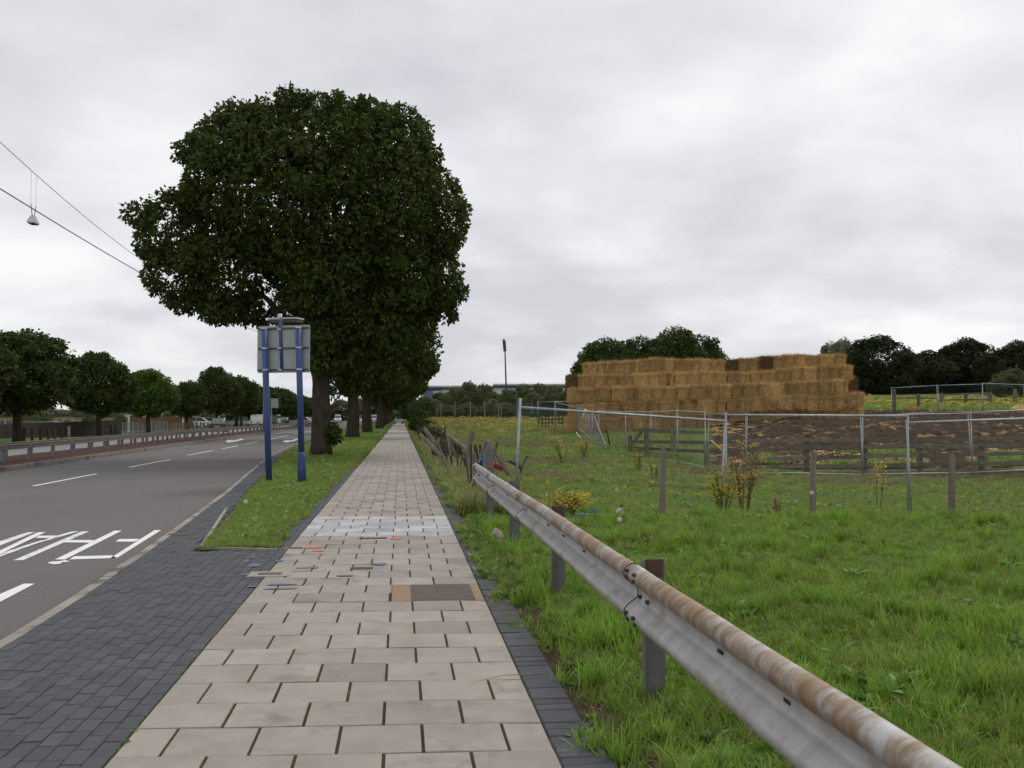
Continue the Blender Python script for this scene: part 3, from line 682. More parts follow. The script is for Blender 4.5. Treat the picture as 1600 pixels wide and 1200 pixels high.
MB().box(tuple(cb), (.74, .34, .07), rot).build('light_box', 'dark_metal', sg)
MB().box(tuple(cb + Vector((0, 0, .055))), (.78, .38, .035), rot).build('light_box_lid', 'alu', sg)
# small far sign behind
p = at(424, 672, z=0); 
ss = thing('traffic_sign', 'small grey backed sign on a thin post far behind the left blue post', 'road sign', (0, 0, 0))
q = at(429, 630, D=95); MB().box((q.x, q.y, q.z), (.75, .04, .95)).build('panel', 'sign_back', ss); MB().tube([(q.x - .3, q.y, 0), (q.x - .3, q.y, q.z + .5)], .05, 8).build('post', 'galv', ss)

# ------------------------------------------------------------------ trees
def leaf_cloud(ells, n, leaf, seed, nl=6, lumps=.13, shell=.38, gap=.0, droop=.55, cl=.0):
    r = np.random.default_rng(seed); E = np.array(ells, float)
    area = (E[:, 3] * E[:, 4] + E[:, 4] * E[:, 5] + E[:, 3] * E[:, 5]); idx = r.choice(len(E), size=n, p=area / area.sum())
    d = r.normal(size=(n, 3)); d /= np.linalg.norm(d, axis=1)[:, None]
    rad = 1 - shell * r.random(n) ** 1.6
    c = E[idx, :3]; rr = E[idx, 3:6]
    lp = np.zeros(n)
    for k_ in range(6):
        fv = r.normal(size=3) * (2.2 + 1.3 * k_); lp += np.sin(d @ fv + r.random() * 6 + idx * 1.7) / (1 + .35 * k_)
    rad = rad * (1 + lumps * lp / 2)
    P = c + d * rr * rad[:, None]
    # thin out what lies deep inside a neighbouring lobe
    keep = np.ones(n, bool)
    for j in range(len(E)):
        q = np.linalg.norm((P - E[j, :3]) / E[j, 3:6], axis=1); keep &= ~((q < .55) & (idx != j) & (r.random(n) < .75))
    if gap > 0:                                        # clumping: bunch clusters along boughs, leave holes
        g = np.zeros(n)
        for k_ in range(5):
            fv = r.normal(size=3) * (1.2 + .6 * k_) / max(.6, E[:, 3].mean() / 3); g += np.sin(P @ fv + r.random() * 6)
        keep &= g / 5 > -1 + gap * 1.2 - .25 * r.random(n)
    P = P[keep]; d = d[keep]; m = len(P)
    clump = (np.sin(P @ (r.normal(size=3) * .9) + 1) + np.sin(P @ (r.normal(size=3) * 1.7)) + 2) / 4
    ax = d * .8 + r.normal(size=(m, 3)) * .55; ax[:, 2] -= droop; ax /= np.linalg.norm(ax, axis=1)[:, None]
    Vs = []; T = []
    base_t = clump * .35 + .35 * r.random(m) ** 2
    for k_ in range(nl):
        dr = ax + r.normal(size=(m, 3)) * .75; dr[:, 2] -= droop * .5; dr /= np.linalg.norm(dr, axis=1)[:, None]
        sd_ = np.cross(dr, r.normal(size=(m, 3))); sd_ /= np.linalg.norm(sd_, axis=1)[:, None]
        ln = leaf * (.7 + .6 * r.random(m))[:, None]; wd = ln * (.24 + .08 * r.random(m)[:, None])
        b = P + r.normal(size=(m, 3)) * leaf * .25
        nrm = np.cross(dr, sd_)
        v = np.stack([b, b + dr * ln * .6 + sd_ * wd + nrm * ln * .06, b + dr * ln, b + dr * ln * .6 - sd_ * wd + nrm * ln * .06], 1)
        Vs.append(v); T.append(np.clip(base_t + r.normal(size=m) * .1, 0, 1))
    Vv = np.concatenate(Vs).reshape(-1, 3); Tt = np.repeat(np.concatenate(T), 4)
    Ff = np.arange(len(Vv)).reshape(-1, 4)
    return Vv, Ff, Tt
def knobs(ells, n, r0, seed, f=.97):          # small boughs standing out of the lobes: an uneven outline
    r = np.random.default_rng(seed); E = np.array(ells, float); area = E[:, 3] * E[:, 4] + E[:, 4] * E[:, 5]; o = [tuple(e_) for e_ in ells]
    while n > 0:
        j = r.choice(len(E), p=area / area.sum()); d = r.normal(size=3); d /= np.linalg.norm(d); p = E[j, :3] + d * E[j, 3:6] * f * r.uniform(.9, 1.04)
        if any(np.linalg.norm((p - E[q, :3]) / E[q, 3:6]) < .85 for q in range(len(E)) if q != j): n -= .2; continue
        a = r0 * r.uniform(.6, 1.3); o.append((*p, a, a, a * .7)); n -= 1
    return o
def crown_mesh(ells, n, leaf, seed, m, kn=0, kr=.7, **kw):
    if kn: ells = knobs(ells, kn, kr, seed + 100)
    Vv, Ff, Tt = leaf_cloud(ells, n, leaf, seed, **kw); me = npmesh('crown', Vv, Ff, Tt); me.materials.append(M[m]); return me
def trunk_mesh(h, r0, ells, seed, lean=(0, 0), nseg=10):
    rd = random.Random(seed); mb = MB(); pts = []; rad = []
    for k_ in range(nseg + 1):
        f = k_ / nseg; pts.append((lean[0] * f + .05 * math.sin(f * 5 + seed), lean[1] * f, h * f - .15 * (k_ == 0))); rad.append(r0 * (1.18 - .42 * f if k_ else 1.4) if k_ != 1 else r0 * 1.12)
    mb.tube(pts, rad, 14, jit=.06); top = Vector(pts[-1])
    for e_ in ells:
        c = Vector(e_[:3]); st = top - Vector((0, 0, rd.uniform(.1, .35) * h)) if c.z < top.z + 3 else top
        mid = st.lerp(c, .5) + Vector((rd.uniform(-.3, .3), rd.uniform(-.3, .3), .12 * (c - st).length))
        rb = r0 * .42 if len(ells) > 3 else r0 * .6
        mb.tube([st, mid, c], [rb, rb * .7, rb * .35], 8)
        for k_ in range(4):
            a = Vector((rd.gauss(0, 1), rd.gauss(0, 1), rd.gauss(.3, .8))).normalized(); e2 = c + Vector((a.x * e_[3], a.y * e_[4], a.z * e_[5])) * .8
            s2 = mid.lerp(c, rd.uniform(0, .9)); m2 = s2.lerp(e2, .5) + Vector((0, 0, .2)); mb.tube([s2, m2, e2], [rb * .45, rb * .28, rb * .08], 6)
    me = bpy.data.meshes.new('trunk'); me.from_pydata(mb.v, [], mb.f); me.polygons.foreach_set('use_smooth', [True] * len(me.polygons)); me.materials.append(M['bark']); return me
def tree(name, loc, crown, trunk, label, cat='tree', group=None, scale=1.0, rz=0.0):
    t = thing(name, label, cat, loc, rz, group); t.scale = scale if isinstance(scale, tuple) else (scale,) * 3
    link('crown', crown, None, t); 
    if trunk: link('trunk', trunk, None, t)
    return t
# big chestnut, lobes measured from the photo at its own distance
tb = at(504, 711, z=.03); DT = depth(tb.x, tb.y)
def lobe(px, py, rpx, rpy, ry, dy_=0.0):
    if py < 330: py += 12
    rpx *= .97; rpy *= .95
    s = DT / FPX; q = at(px, py, D=DT); return (q.x - tb.x + 0, q.y - tb.y + dy_, q.z - tb.z, rpx * s, ry, rpy * s)
L1 = [lobe(503, 543, 40, 46, 1.2, -.7), lobe(565, 545, 62, 62, 2.4, 1.5), lobe(410, 285, 114, 124, 4.0), lobe(565, 270, 112, 120, 4.2), lobe(490, 225, 150, 82, 4.0), lobe(360, 215, 62, 45, 2.4), lobe(500, 320, 140, 120, 4.6), lobe(622, 205, 52, 52, 2.4),
      lobe(270, 365, 58, 68, 2.2), lobe(288, 430, 58, 60, 2.2), lobe(350, 425, 68, 68, 2.6), lobe(375, 482, 36, 24, 1.5), lobe(620, 340, 70, 95, 3.4),
      lobe(697, 322, 33, 62, 1.7), lobe(692, 432, 31, 56, 1.7, .6), lobe(530, 430, 100, 85, 3.6), lobe(590, 490, 75, 80, 3.0, 1.0), lobe(630, 430, 55, 70, 2.6)]
cm1 = crown_mesh(L1, 32000, .185, 3, 'leaf', kn=110, kr=.58, nl=6, lumps=.12, shell=.34, gap=.36)
tm1 = trunk_mesh(5.2, .36, [L1[i] for i in (2, 3, 4, 6, 8, 10, 13, 14, 15, 0)], 5, lean=(-.25, 0))
T1 = tree('chestnut_tree', tb, cm1, tm1, 'huge dark horse chestnut with a broad domed crown, nearest beside the path')
# shoots at the foot of the trunk
Vv, Ff, Tt = leaf_cloud([(.42, -.1, .85, .28, .3, .35)], 160, .16, 9, nl=5); sh = npmesh('basal_shoots', Vv, Ff, Tt); sh.materials.append(M['leaf']); link('basal_shoots', sh, None, T1)
LB = [(0, 0, 10.2, 5.0, 5.0, 3.6), (-1.3, -.3, 4.4, 1.1, 1.2, 1.2), (2.9, 0, 6.9, 3.1, 3.5, 2.9), (-.2, .5, 6.1, 2.5, 3, 2.0), (-3.6, 0, 9.6, 2.3, 3, 1.9), (3.4, 1, 10, 2.4, 3, 2.5)]
cmB = crown_mesh(LB, 14000, .25, 11, 'leaf', kn=40, kr=.9, nl=5, lumps=.12, shell=.45, gap=.08); tmB = trunk_mesh(5.0, .42, LB[:1] + LB[2:5], 6)
LB2 = [(.2, 0, 9.8, 4.8, 5.0, 3.8), (2.6, -.6, 6.6, 3.4, 3.5, 2.8), (-.6, 0, 6.6, 2.4, 3, 2.2), (-3.2, .6, 9.2, 2.4, 3, 2.0)]
cmB2 = crown_mesh(LB2, 10000, .30, 12, 'leaf', kn=40, kr=.9, nl=5, lumps=.12, shell=.45, gap=.08); tmB2 = trunk_mesh(4.6, .45, LB2[:4], 8)
av = [(551, 684), (573, 675.5), (593, 669)]
ysrow = []
for k_, (px, py) in enumerate(av): p = at(px, py, z=.03); ysrow.append((p.x, p.y))
yv = ysrow[-1][1] + 22; kx = 3
while yv < 330: ysrow.append((-3.0 - .0 * yv, yv)); yv += 20
for i, (x, y) in enumerate(ysrow):
    tree('chestnut_tree', (x, y, .03), cmB if i % 2 == 0 else cmB2, tmB if i % 2 == 0 else tmB2, 'dark avenue chestnut on the verge, %s behind the huge domed one' % ordn[i], group='avenue trees receding beside the path', scale=(1, 1, random.uniform(.93, 1.03)))
# roadside trees across the road
LC = [(0, 0, 4.2, 2.5, 2.5, 1.9), (1.4, .4, 3.6, 1.5, 1.6, 1.3), (-1.4, -.2, 3.7, 1.5, 1.6, 1.3), (.3, .2, 5.3, 1.5, 1.5, 1.0), (.1, 0, 2.9, 2.2, 2.2, 1.1)]
cmC = [crown_mesh(LC, 9000, .19, 20 + k_, 'leaf2' if k_ != 2 else 'leaf3', kn=30, kr=.5, nl=5, lumps=.14, shell=.5, gap=.05) for k_ in range(3)]
tmC = trunk_mesh(3.2, .19, LC, 12)
ct = [(27, 56, 6.6, 1.22, 0, 'broad dark roadside tree at the left edge, in front of the brown board fence'),
      (-95, 50, 6.8, 1.2, 1, 'dark roadside tree just beyond the left edge of the view'),
      (155, 74, 6.4, .98, 1, 'rounded dark roadside tree behind the end of the board fence'),
      (232, 88, 6.0, .92, 2, 'bright green roadside tree between two darker ones'),
      (292, 104, 5.4, .82, 0, 'small dark roadside tree right of the bright green one'),
      (339, 118, 7.5, 1.05, 1, 'tall dark roadside tree behind the dark car'),
      (377, 131, 7.1, 1.0, 0, 'dark roadside tree left of the blue sign posts')]
for px, D, h, wx_, v_, lab in ct:
    p = at(px, D=D); tree('roadside_tree', (p.x, p.y, 0), cmC[v_], tmC, lab, scale=(wx_, wx_, h / 6.3), rz=random.uniform(0, 6))
k_ = 0; y = 146
while y < 330:
    x = XMED(y) - 11.5; tree('roadside_tree', (x, y, 0), cmC[k_ % 2], tmC, 'distant roadside tree across the road, %s beyond the sign posts' % ordn[k_], group='far roadside trees', scale=(1.3, 1.3, random.uniform(1.0, 1.2)), rz=k_ * 1.3); y += 13; k_ += 1
# distant woodland trees
LD = [(0, 0, 7.5, 4.6, 4.5, 3.6), (-2.8, 0, 6, 3.2, 3, 3), (2.8, .5, 6.2, 3.2, 3, 3.2), (.6, 0, 10.0, 2.7, 2.7, 2.2), (0, 0, 3, 4.2, 4, 2.8)]
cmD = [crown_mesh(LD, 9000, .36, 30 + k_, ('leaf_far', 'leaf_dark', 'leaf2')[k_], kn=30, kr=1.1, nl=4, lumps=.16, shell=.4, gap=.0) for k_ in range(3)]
tmD = trunk_mesh(6, .4, LD[:3], 13)
def far_tree(px, D, ytop, wpx, v_, lab, group, name='distant_tree', tz=None):
    p = pt(px, D) if px > 640 else Vector((*at(px, D=D).xy, 0)); top = at(px, ytop, D=D).z; h = top - p.z; wm = wpx * D / FPX
    return tree(name, p - Vector((0, 0, .2)), cmD[v_], tmD if h > 5 else None, lab, group=group, scale=(wm / 12.0, wm / 12.0, h / 12.0), rz=random.uniform(0, 6))
for px, D, yt, wp, lab in [(950, 118, 529, 125, 'dark green tree behind the left end of the straw stack'), (1000, 122, 527, 130, 'dark green tree behind the straw stack, left of the tallest'), (1052, 120, 511, 125, 'tallest green tree rising above the straw stack'), (1090, 124, 524, 110, 'sloping green tree right of the tallest behind the stack'), (922, 130, 545, 60, 'small green tree at the far left of the stack')]:
    far_tree(px, D, yt, wp, 2, lab, None)
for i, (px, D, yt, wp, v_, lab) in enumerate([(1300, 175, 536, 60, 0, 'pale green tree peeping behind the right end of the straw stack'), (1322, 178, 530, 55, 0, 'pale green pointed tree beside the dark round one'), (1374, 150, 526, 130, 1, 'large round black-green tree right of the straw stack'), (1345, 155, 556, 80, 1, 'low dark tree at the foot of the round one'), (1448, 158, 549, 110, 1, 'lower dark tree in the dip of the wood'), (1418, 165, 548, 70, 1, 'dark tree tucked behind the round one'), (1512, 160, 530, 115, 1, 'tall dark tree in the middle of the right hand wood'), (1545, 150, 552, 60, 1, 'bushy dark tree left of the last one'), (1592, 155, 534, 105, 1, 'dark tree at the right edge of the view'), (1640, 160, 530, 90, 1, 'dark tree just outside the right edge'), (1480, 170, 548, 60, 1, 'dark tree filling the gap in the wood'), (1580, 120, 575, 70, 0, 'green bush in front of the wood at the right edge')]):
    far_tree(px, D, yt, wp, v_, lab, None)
for i, px in enumerate(range(1330, 1680, 34)):
    far_tree(px, 158 + (i % 3) * 4, 582 - (i % 2) * 6, 62, 1, 'dark shrub at the foot of the right hand wood, %s from the left' % ordn[i], 'shrubs along the wood edge', name='shrub')
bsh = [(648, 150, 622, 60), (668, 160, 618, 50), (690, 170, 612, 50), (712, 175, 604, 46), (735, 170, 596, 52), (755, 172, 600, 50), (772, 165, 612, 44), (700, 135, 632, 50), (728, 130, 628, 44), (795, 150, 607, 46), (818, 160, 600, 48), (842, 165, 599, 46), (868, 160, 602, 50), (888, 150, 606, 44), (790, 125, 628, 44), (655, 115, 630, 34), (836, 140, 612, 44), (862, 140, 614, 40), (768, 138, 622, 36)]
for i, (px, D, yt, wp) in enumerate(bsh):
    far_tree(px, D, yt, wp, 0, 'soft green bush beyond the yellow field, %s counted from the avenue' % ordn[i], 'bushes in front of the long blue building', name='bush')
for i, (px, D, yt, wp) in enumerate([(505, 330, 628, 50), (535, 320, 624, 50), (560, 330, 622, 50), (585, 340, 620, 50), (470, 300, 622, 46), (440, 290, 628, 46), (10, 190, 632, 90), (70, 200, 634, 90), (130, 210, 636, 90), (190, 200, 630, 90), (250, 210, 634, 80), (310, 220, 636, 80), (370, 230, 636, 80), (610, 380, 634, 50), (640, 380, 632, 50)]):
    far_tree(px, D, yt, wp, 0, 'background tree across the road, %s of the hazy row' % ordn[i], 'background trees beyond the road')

# ------------------------------------------------------------------ straw bale stack
def bale_mesh(seed):
    r = np.random.default_rng(seed); nx_, ny_, nz_ = 9, 12, 9; W_, D_, H_ = .80, 2.3, .92
    mb = MB(); pts = {}
    def vid(i, j, k_):
        if (i, j, k_) in pts: return pts[(i, j, k_)]
        u, v_, w_ = i / nx_ * 2 - 1, j / ny_ * 2 - 1, k_ / nz_ * 2 - 1
        p = np.array([u, v_, w_]); # round the corners a little
        q = np.sign(p) * np.abs(p) ** .92; rr2 = 1 - .05 * (abs(u) ** 6 * abs(w_) ** 6 + abs(u) ** 6 * abs(v_) ** 6 + abs(v_) ** 6 * abs(w_) ** 6)
        p = q * rr2 * np.array([W_ / 2, D_ / 2, H_ / 2]) + r.normal(size=3) * .026
        p[2] += H_ / 2; pts[(i, j, k_)] = len(mb.v); mb.v.append(tuple(p)); return pts[(i, j, k_)]
    for a in range(nx_):
        for b in range(nz_):
            mb.f.append((vid(a, 0, b), vid(a + 1, 0, b), vid(a + 1, 0, b + 1), vid(a, 0, b + 1))); mb.f.append((vid(a, ny_, b), vid(a, ny_, b + 1), vid(a + 1, ny_, b + 1), vid(a + 1, ny_, b)))
    for a in range(ny_):
        for b in range(nz_):
            mb.f.append((vid(0, a, b), vid(0, a, b + 1), vid(0, a + 1, b + 1), vid(0, a + 1, b))); mb.f.append((vid(nx_, a, b), vid(nx_, a + 1, b), vid(nx_, a + 1, b + 1), vid(nx_, a, b + 1)))
        for b in range(nx_):
            mb.f.append((vid(b, a, 0), vid(b, a + 1, 0), vid(b + 1, a + 1, 0), vid(b + 1, a, 0))); mb.f.append((vid(b, a, nz_), vid(b + 1, a, nz_), vid(b + 1, a + 1, nz_), vid(b, a + 1, nz_)))
    # loose straws standing off the faces
    for s in range(1700):
        f = r.integers(0, 4)
        if f <= 1: p = Vector((r.uniform(-W_ / 2, W_ / 2), -D_ / 2, r.uniform(0, H_))); n_ = Vector((0, -1, 0))
        elif f == 2: p = Vector((r.uniform(-W_ / 2, W_ / 2), r.uniform(-D_ / 2, -D_ / 4), H_ - .01)); n_ = Vector((0, 0, 1))
        else: p = Vector((r.choice([-1, 1]) * W_ / 2, r.uniform(-D_ / 2, 0), r.uniform(0, H_))); n_ = Vector((np.sign(p.x), 0, 0))
        if r.random() < .3: p.z = H_ - .02
        d_ = (n_ * r.uniform(.1, .7) + Vector(tuple(r.normal(size=3) * .5)) + Vector((0, 0, -.5))).normalized() * r.uniform(.10, .30); sd_ = d_.cross(n_).normalized() * .008
        i = len(mb.v); mb.v += [tuple(p - sd_), tuple(p + sd_), tuple(p + d_)]; mb.f.append((i, i + 1, i + 2))
    me = bpy.data.meshes.new('straw_bale'); me.from_pydata(mb.v, [], mb.f); me.update(); nf0 = len(mb.f) - 1700
    me.polygons.foreach_set('material_index', [1 if (q >= nf0 and r.random() < .38) else 0 for q in range(len(mb.f))]); return me
BM = [bale_mesh(40 + i) for i in range(4)]
for b in BM: b.materials.append(M['straw']); b.materials.append(M['straw_bit'])
BD = []
for b in BM[:2]:
    c = b.copy(); c.materials.clear(); c.materials.append(M['straw_dark']); c.materials.append(M['straw']); BD.append(c)
courses = [   # (px left, px right, depth, name)
    (884, 1349, 59.0, 'bottom'), (890, 1343, 59.3, 'second'), (889, 1324, 59.5, 'third'), (886, 1333, 60.6, 'fourth'), (914, 1323, 61.7, 'top')]
XS = FPX
for c, (pl, pr, Dd, nm) in enumerate(courses):
    wpx = .82 * FPX / Dd; n = int(round((pr - pl) / wpx)); cuts = np.cumsum([0] + [random.uniform(.8, 1.25) for _ in range(n)]); cuts = pl + (pr - pl) * cuts / cuts[-1]
    for i in range(n):
        px = (cuts[i] + cuts[i + 1]) / 2; dd = Dd + random.uniform(-.08, .08)
        if c in (1, 2) and px > 1090: dd -= .55
        p = at(px, D=dd); base = .60 + .62 * (px - 885) / 450
        sagv = -.14 * math.exp(-((px - 1150) / 70) ** 2) * (c / 4)
        z = base - .02 + c * .90 + sagv + random.uniform(-.04, .04) + .05 * math.sin(px * .031 + c * 1.9)
        if c == 0: z -= .0
        dark = (c == 4 and (abs(px - 1152) < 9 or abs(px - 1194) < 10)) or (c == 3 and px < 900)
        o = link('straw_bale', (BD if dark else BM)[random.randrange(2 if dark else 4)], None, label='%sstraw bale in the %s course of the stack, %s from its left end' % ('dark ' if dark else 'golden ', nm, ordn[i]), cat='straw bale', group='straw bales built up into the long stack')
        f = Vector((math.sin(PSI), math.cos(PSI), 0)); o.location = (p.x + f.x * 1.1, p.y + f.y * 1.1, z); o.rotation_euler = (random.uniform(-.02, .02), random.uniform(-.02, .02), -PSI + random.uniform(-.04, .04))
        o.scale = ((cuts[i + 1] - cuts[i]) * dd / FPX / .80 * .985, 1, random.uniform(.96, .99))
for i, (px, py, D, lab, dk) in enumerate([(1334, 612, 64, 'dark straw bale poking out behind the right end, upper one', 1), (1345, 636, 63, 'golden straw bale at the right end standing behind the lower courses', 0), (1343, 655, 62.4, 'golden straw bale lowest behind the right end of the stack', 0)]):
    q = at(px, py, D=D); o = link('straw_bale', (BD if dk else BM)[i % 2], None, label=lab, cat='straw bale', group='straw bales built up into the long stack'); o.location = (q.x, q.y + 1.2, q.z); o.rotation_euler = (0, 0, -PSI); o.scale = (1.02, 1, 1.05)
# hidden body of the stack: more bales behind would not be seen and are left out
# hanging tuft of straw
q = at(1210, 612, D=58.0); mb = MB(); r = np.random.default_rng(5)
for s in range(500):
    p = Vector((q.x + r.normal() * .28, q.y + r.normal() * .12, q.z + r.uniform(-.4, .5))); d_ = Vector((r.normal() * .05, r.normal() * .05, -.45 * r.random() - .1)); sd_ = Vector((.008, 0, 0))
    i = len(mb.v); mb.v += [tuple(p - sd_), tuple(p + sd_), tuple(p + d_)]; mb.f.append((i, i + 1, i + 2))
mb.build('loose_straw', 'straw_bit', kind='stuff', label='loose straw hanging from a split bale', cat='straw')

# ------------------------------------------------------------------ muck and litter straw on the ground before the stack
def patch(name, m, pl, pr, D0, D1, nu, nv, amp, label, lift=.03, seed=0, zf=None):
    P = []; 
    for j in range(nv + 1):
        Dd = D0 + (D1 - D0) * (j / nv)
        for i in range(nu + 1):
            px = pl + (pr - pl) * i / nu; q = at(px, D=Dd); ed = min(1, 6 * min(i / nu, 1 - i / nu, j / nv, 1 - j / nv))
            jx = .3 * math.sin(i * 1.3 + j)
            h = H(q.x, q.y) + lift * ed - .04 * (1 - ed) + amp * ed * (abs(float(vnoise(q.x, q.y, 1.7, seed))) + .6 * abs(float(vnoise(q.x, q.y, 4.1, seed + 2))) + .35 * random.random())
            P.append((q.x + jx * .2, q.y, h))
    Vv = np.array(P); ii = (np.arange(nv)[:, None] * (nu + 1) + np.arange(nu)[None]).ravel(); Ff = np.stack([ii, ii + 1, ii + nu + 2, ii + nu + 1], -1)
    me = npmesh(name, Vv, Ff, smooth_=False); return link(name, me, m, kind='stuff', label=label, cat=name.replace('_', ' '))
patch('muck', 'muck', 1095, 1760, 32.6, 78, 170, 130, .30, 'dark trampled muck strewn with straw in front of the bale stack', seed=3)
def heap(px, D, wpx, hm, m, label, name='straw_heap', seed=0):
    q = pt(px, D); rx = wpx * D / FPX / 2; mb = MB(); n = 16; rg = 6; rd = random.Random(seed); 
    for j in range(rg + 1):
        f = j / rg
        for i in range(n):
            a = 2 * math.pi * i / n; k_ = rd.uniform(.82, 1.12) if 0 < j < rg else 1
            mb.v.append((q.x + rx * (1 - f ** 2) ** .5 * math.cos(a) * k_ if j < rg else q.x, q.y + rx * .7 * (1 - f ** 2) ** .5 * math.sin(a) * k_ if j < rg else q.y, q.z - .1 + (hm + .1) * math.sin(f * math.pi / 2) * rd.uniform(.9, 1.1)))
    for j in range(rg):
        for i in range(n): a = j * n + i; b = j * n + (i + 1) % n; mb.f.append((a, b, b + n, a + n))
    for s in range(160):
        a = rd.uniform(0, 6.28); f = rd.random(); rr2 = rx * math.cos(f * 1.5); p = Vector((q.x + rr2 * math.cos(a), q.y + rr2 * .7 * math.sin(a), q.z + hm * math.sin(f * 1.5)))
        d_ = Vector((rd.gauss(0, 1), rd.gauss(0, 1), rd.gauss(.2, .6))).normalized() * .16; sd_ = Vector((rd.gauss(0, 1), rd.gauss(0, 1), rd.gauss(0, 1))).normalized() * .008
        i = len(mb.v); mb.v += [tuple(p - sd_), tuple(p + sd_), tuple(p + d_)]; mb.f.append((i, i + 1, i + 2))
    return mb.build(name, m, label=label, cat='heap')
heap(1598, 70, 40, .75, 'straw_bit', 'pale straw mound at the right edge near the rail gate', seed=1)
heap(1488, 34, 22, .33, 'straw_dark', 'brown straw lump behind the rails, left of the second lump', seed=2)
heap(1515, 34.5, 20, .36, 'straw', 'paler straw lump beside the steel pole behind the rails', seed=3)
heap(1330, 33.5, 52, .20, 'straw_dark', 'flat brown straw heap behind the rails, left of the pole', seed=4)
heap(1500, 33, 70, .26, 'straw_dark', 'wide dark straw heap low behind the rails on the right', seed=5)
heap(1235, 33.5, 70, .18, 'muck', 'dark muck heap behind the left part of the rails', seed=6)
heap(1425, 73, 34, .45, 'orange_heap', 'orange soil heap by the far timber post', name='soil_heap', seed=7)

# ------------------------------------------------------------------ mesh fence panels
def mesh_panel_parts():
    W_, Hh = 3.45, 2.0; r_ = .021
    f = MB()
    f.tube([(0, 0, 0), (0, 0, Hh)], r_, 8); f.tube([(W_, 0, 0), (W_, 0, Hh)], r_, 8); f.tube([(r_, 0, Hh - .05), (W_ - r_, 0, Hh - .05)], r_, 8); f.tube([(r_, 0, .12), (W_ - r_, 0, .12)], r_, 8)
    me = bpy.data.meshes.new('frame'); me.from_pydata(f.v, [], f.f); me.polygons.foreach_set('use_smooth', [True] * len(me.polygons)); me.materials.append(M['galv'])
    w_ = MB(); k_ = 0
    x = .05
    while x < W_ - .03: w_.tube([(x, .0, .12), (x, .0, Hh - .05)], .0013, 3, cap=False); x += .06
    z = .3
    while z < Hh - .1: w_.tube([(.02, .003, z), (W_ - .02, .003, z)], .0015, 3, cap=False); z += .22
    mw = bpy.data.meshes.new('wire_infill'); mw.from_pydata(w_.v, [], w_.f); mw.materials.append(M['wire'])
    return me, mw
FR, WI = mesh_panel_parts()
# heavier frames with a middle tube for the farther panels
def panel(a, b, label, group=None, tilt=0.0, hz=1.0, mat_z=True):
    d_ = Vector(b) - Vector(a); ln = d_.length; t = thing('mesh_fence_panel', label, 'fence panel', a, 0, group)
    xax = d_.normalized(); zax = Vector((0, 0, 1)); yax = zax.cross(xax).normalized(); zax = xax.cross(yax)
    m = Matrix((xax, yax, zax)).transposed().to_4x4(); m = m @ Matrix.Rotation(tilt, 4, 'X'); t.rotation_euler = m.to_euler(); t.scale = (ln / 3.45, 1, hz)
    link('frame', FR, None, t); wi = link('wire_infill', WI, None, t, kind='stuff'); return t
def gp(px, py, D): q = at(px, py, D=D); return (q.x, q.y, q.z)
# nearest row
p_a = at(806, 757, D=15.6); p_b = at(1131, 818, D=17.3)
# the tilted panel: placed by its top ends
ta, tb_ = at(813, 622, D=15.2), at(1133, 658, D=17.2)
pl_ = thing('mesh_fence_panel', 'tilted steel mesh fence panel whose left pole stands behind the crash barrier end', 'fence panel', (0, 0, 0))
ba = at(805, 765, D=15.2); ba2 = ba - Vector((0, 0, .35)); bb = at(1125, 816, D=17.2)
pl1 = ta; el1, er1 = at(818, 634, D=15.2), tb_ 
MB().tube([ba2, ta], .022, 8).build('pole', 'galv', pl_, smooth_=True)
MB().tube([bb - Vector((0, 0, .1)), tb_], .021, 8).build('pole', 'galv', pl_, smooth_=True)
el1 = ta.lerp(ba, .1); MB().tube([el1, tb_], .021, 8).build('top_rail', 'galv', pl_, smooth_=True)
MB().tube([ba2 + Vector((0, 0, .0)), bb + Vector((0, 0, .05))], .018, 8).build('bottom_rail', 'galv', pl_, smooth_=True)
wm = MB()
for k_ in range(1, 62):
    f = k_ / 62; wm.tube([ba2.lerp(bb, f), el1.lerp(tb_, f)], .0011, 3, cap=False)
for k_ in range(1, 9):
    f = k_ / 9; wm.tube([ba2.lerp(el1, f), bb.lerp(tb_, f)], .0012, 3, cap=False)
wm.build('wire_infill', 'wire', pl_, kind='stuff')
def npanel(pxa, ya_top, yb_top, pxb, Da, Db, label, leanx=0, hgt=2.0, group=None):
    A = at(pxa, ya_top, D=Da); B = at(pxb, yb_top, D=Db); a = A - Vector((0, 0, hgt)); b = B - Vector((0, 0, hgt)); return panel(a, b, label, group)
npanel(1133, 644, 646, 1417, 17.4, 17.2, 'upright steel mesh fence panel in the nearest row, right of the tilted one')
npanel(1423, 656, 646, 1715, 17.3, 16.8, 'steel mesh fence panel in the nearest row at the right edge, slightly lower')
# second row, 30 m off
fr = [(1105, 31.2, 644), (1165, 30.4, 646), (1347, 29.6, 647), (1519, 29.3, 643), (1700, 28.6, 632)]
rowlab = ['short steel mesh panel closing the corner of the second fence row', 'steel mesh panel before the rails, behind the yellow ragwort', 'steel mesh panel before the rails in the middle of the second row', 'steel mesh panel at the right end of the second row']
for i in range(4):
    npanel(fr[i][0], fr[i][2], fr[i + 1][2], fr[i + 1][0], fr[i][1], fr[i + 1][1], rowlab[i])
rc = [(1101, 31.8, 642), (1058, 34.4, 640), (1017, 38, 642), (977, 41.6, 642), (935, 45, 640)]
rl2 = ['steel mesh panel receding from the corner, nearest of four', 'steel mesh panel receding, second from the corner', 'steel mesh panel receding, third from the corner', 'steel mesh panel receding, fourth from the corner']
for i in range(4): npanel(rc[i][0], rc[i][2], rc[i + 1][2], rc[i + 1][0], rc[i][1], rc[i + 1][1], rl2[i])
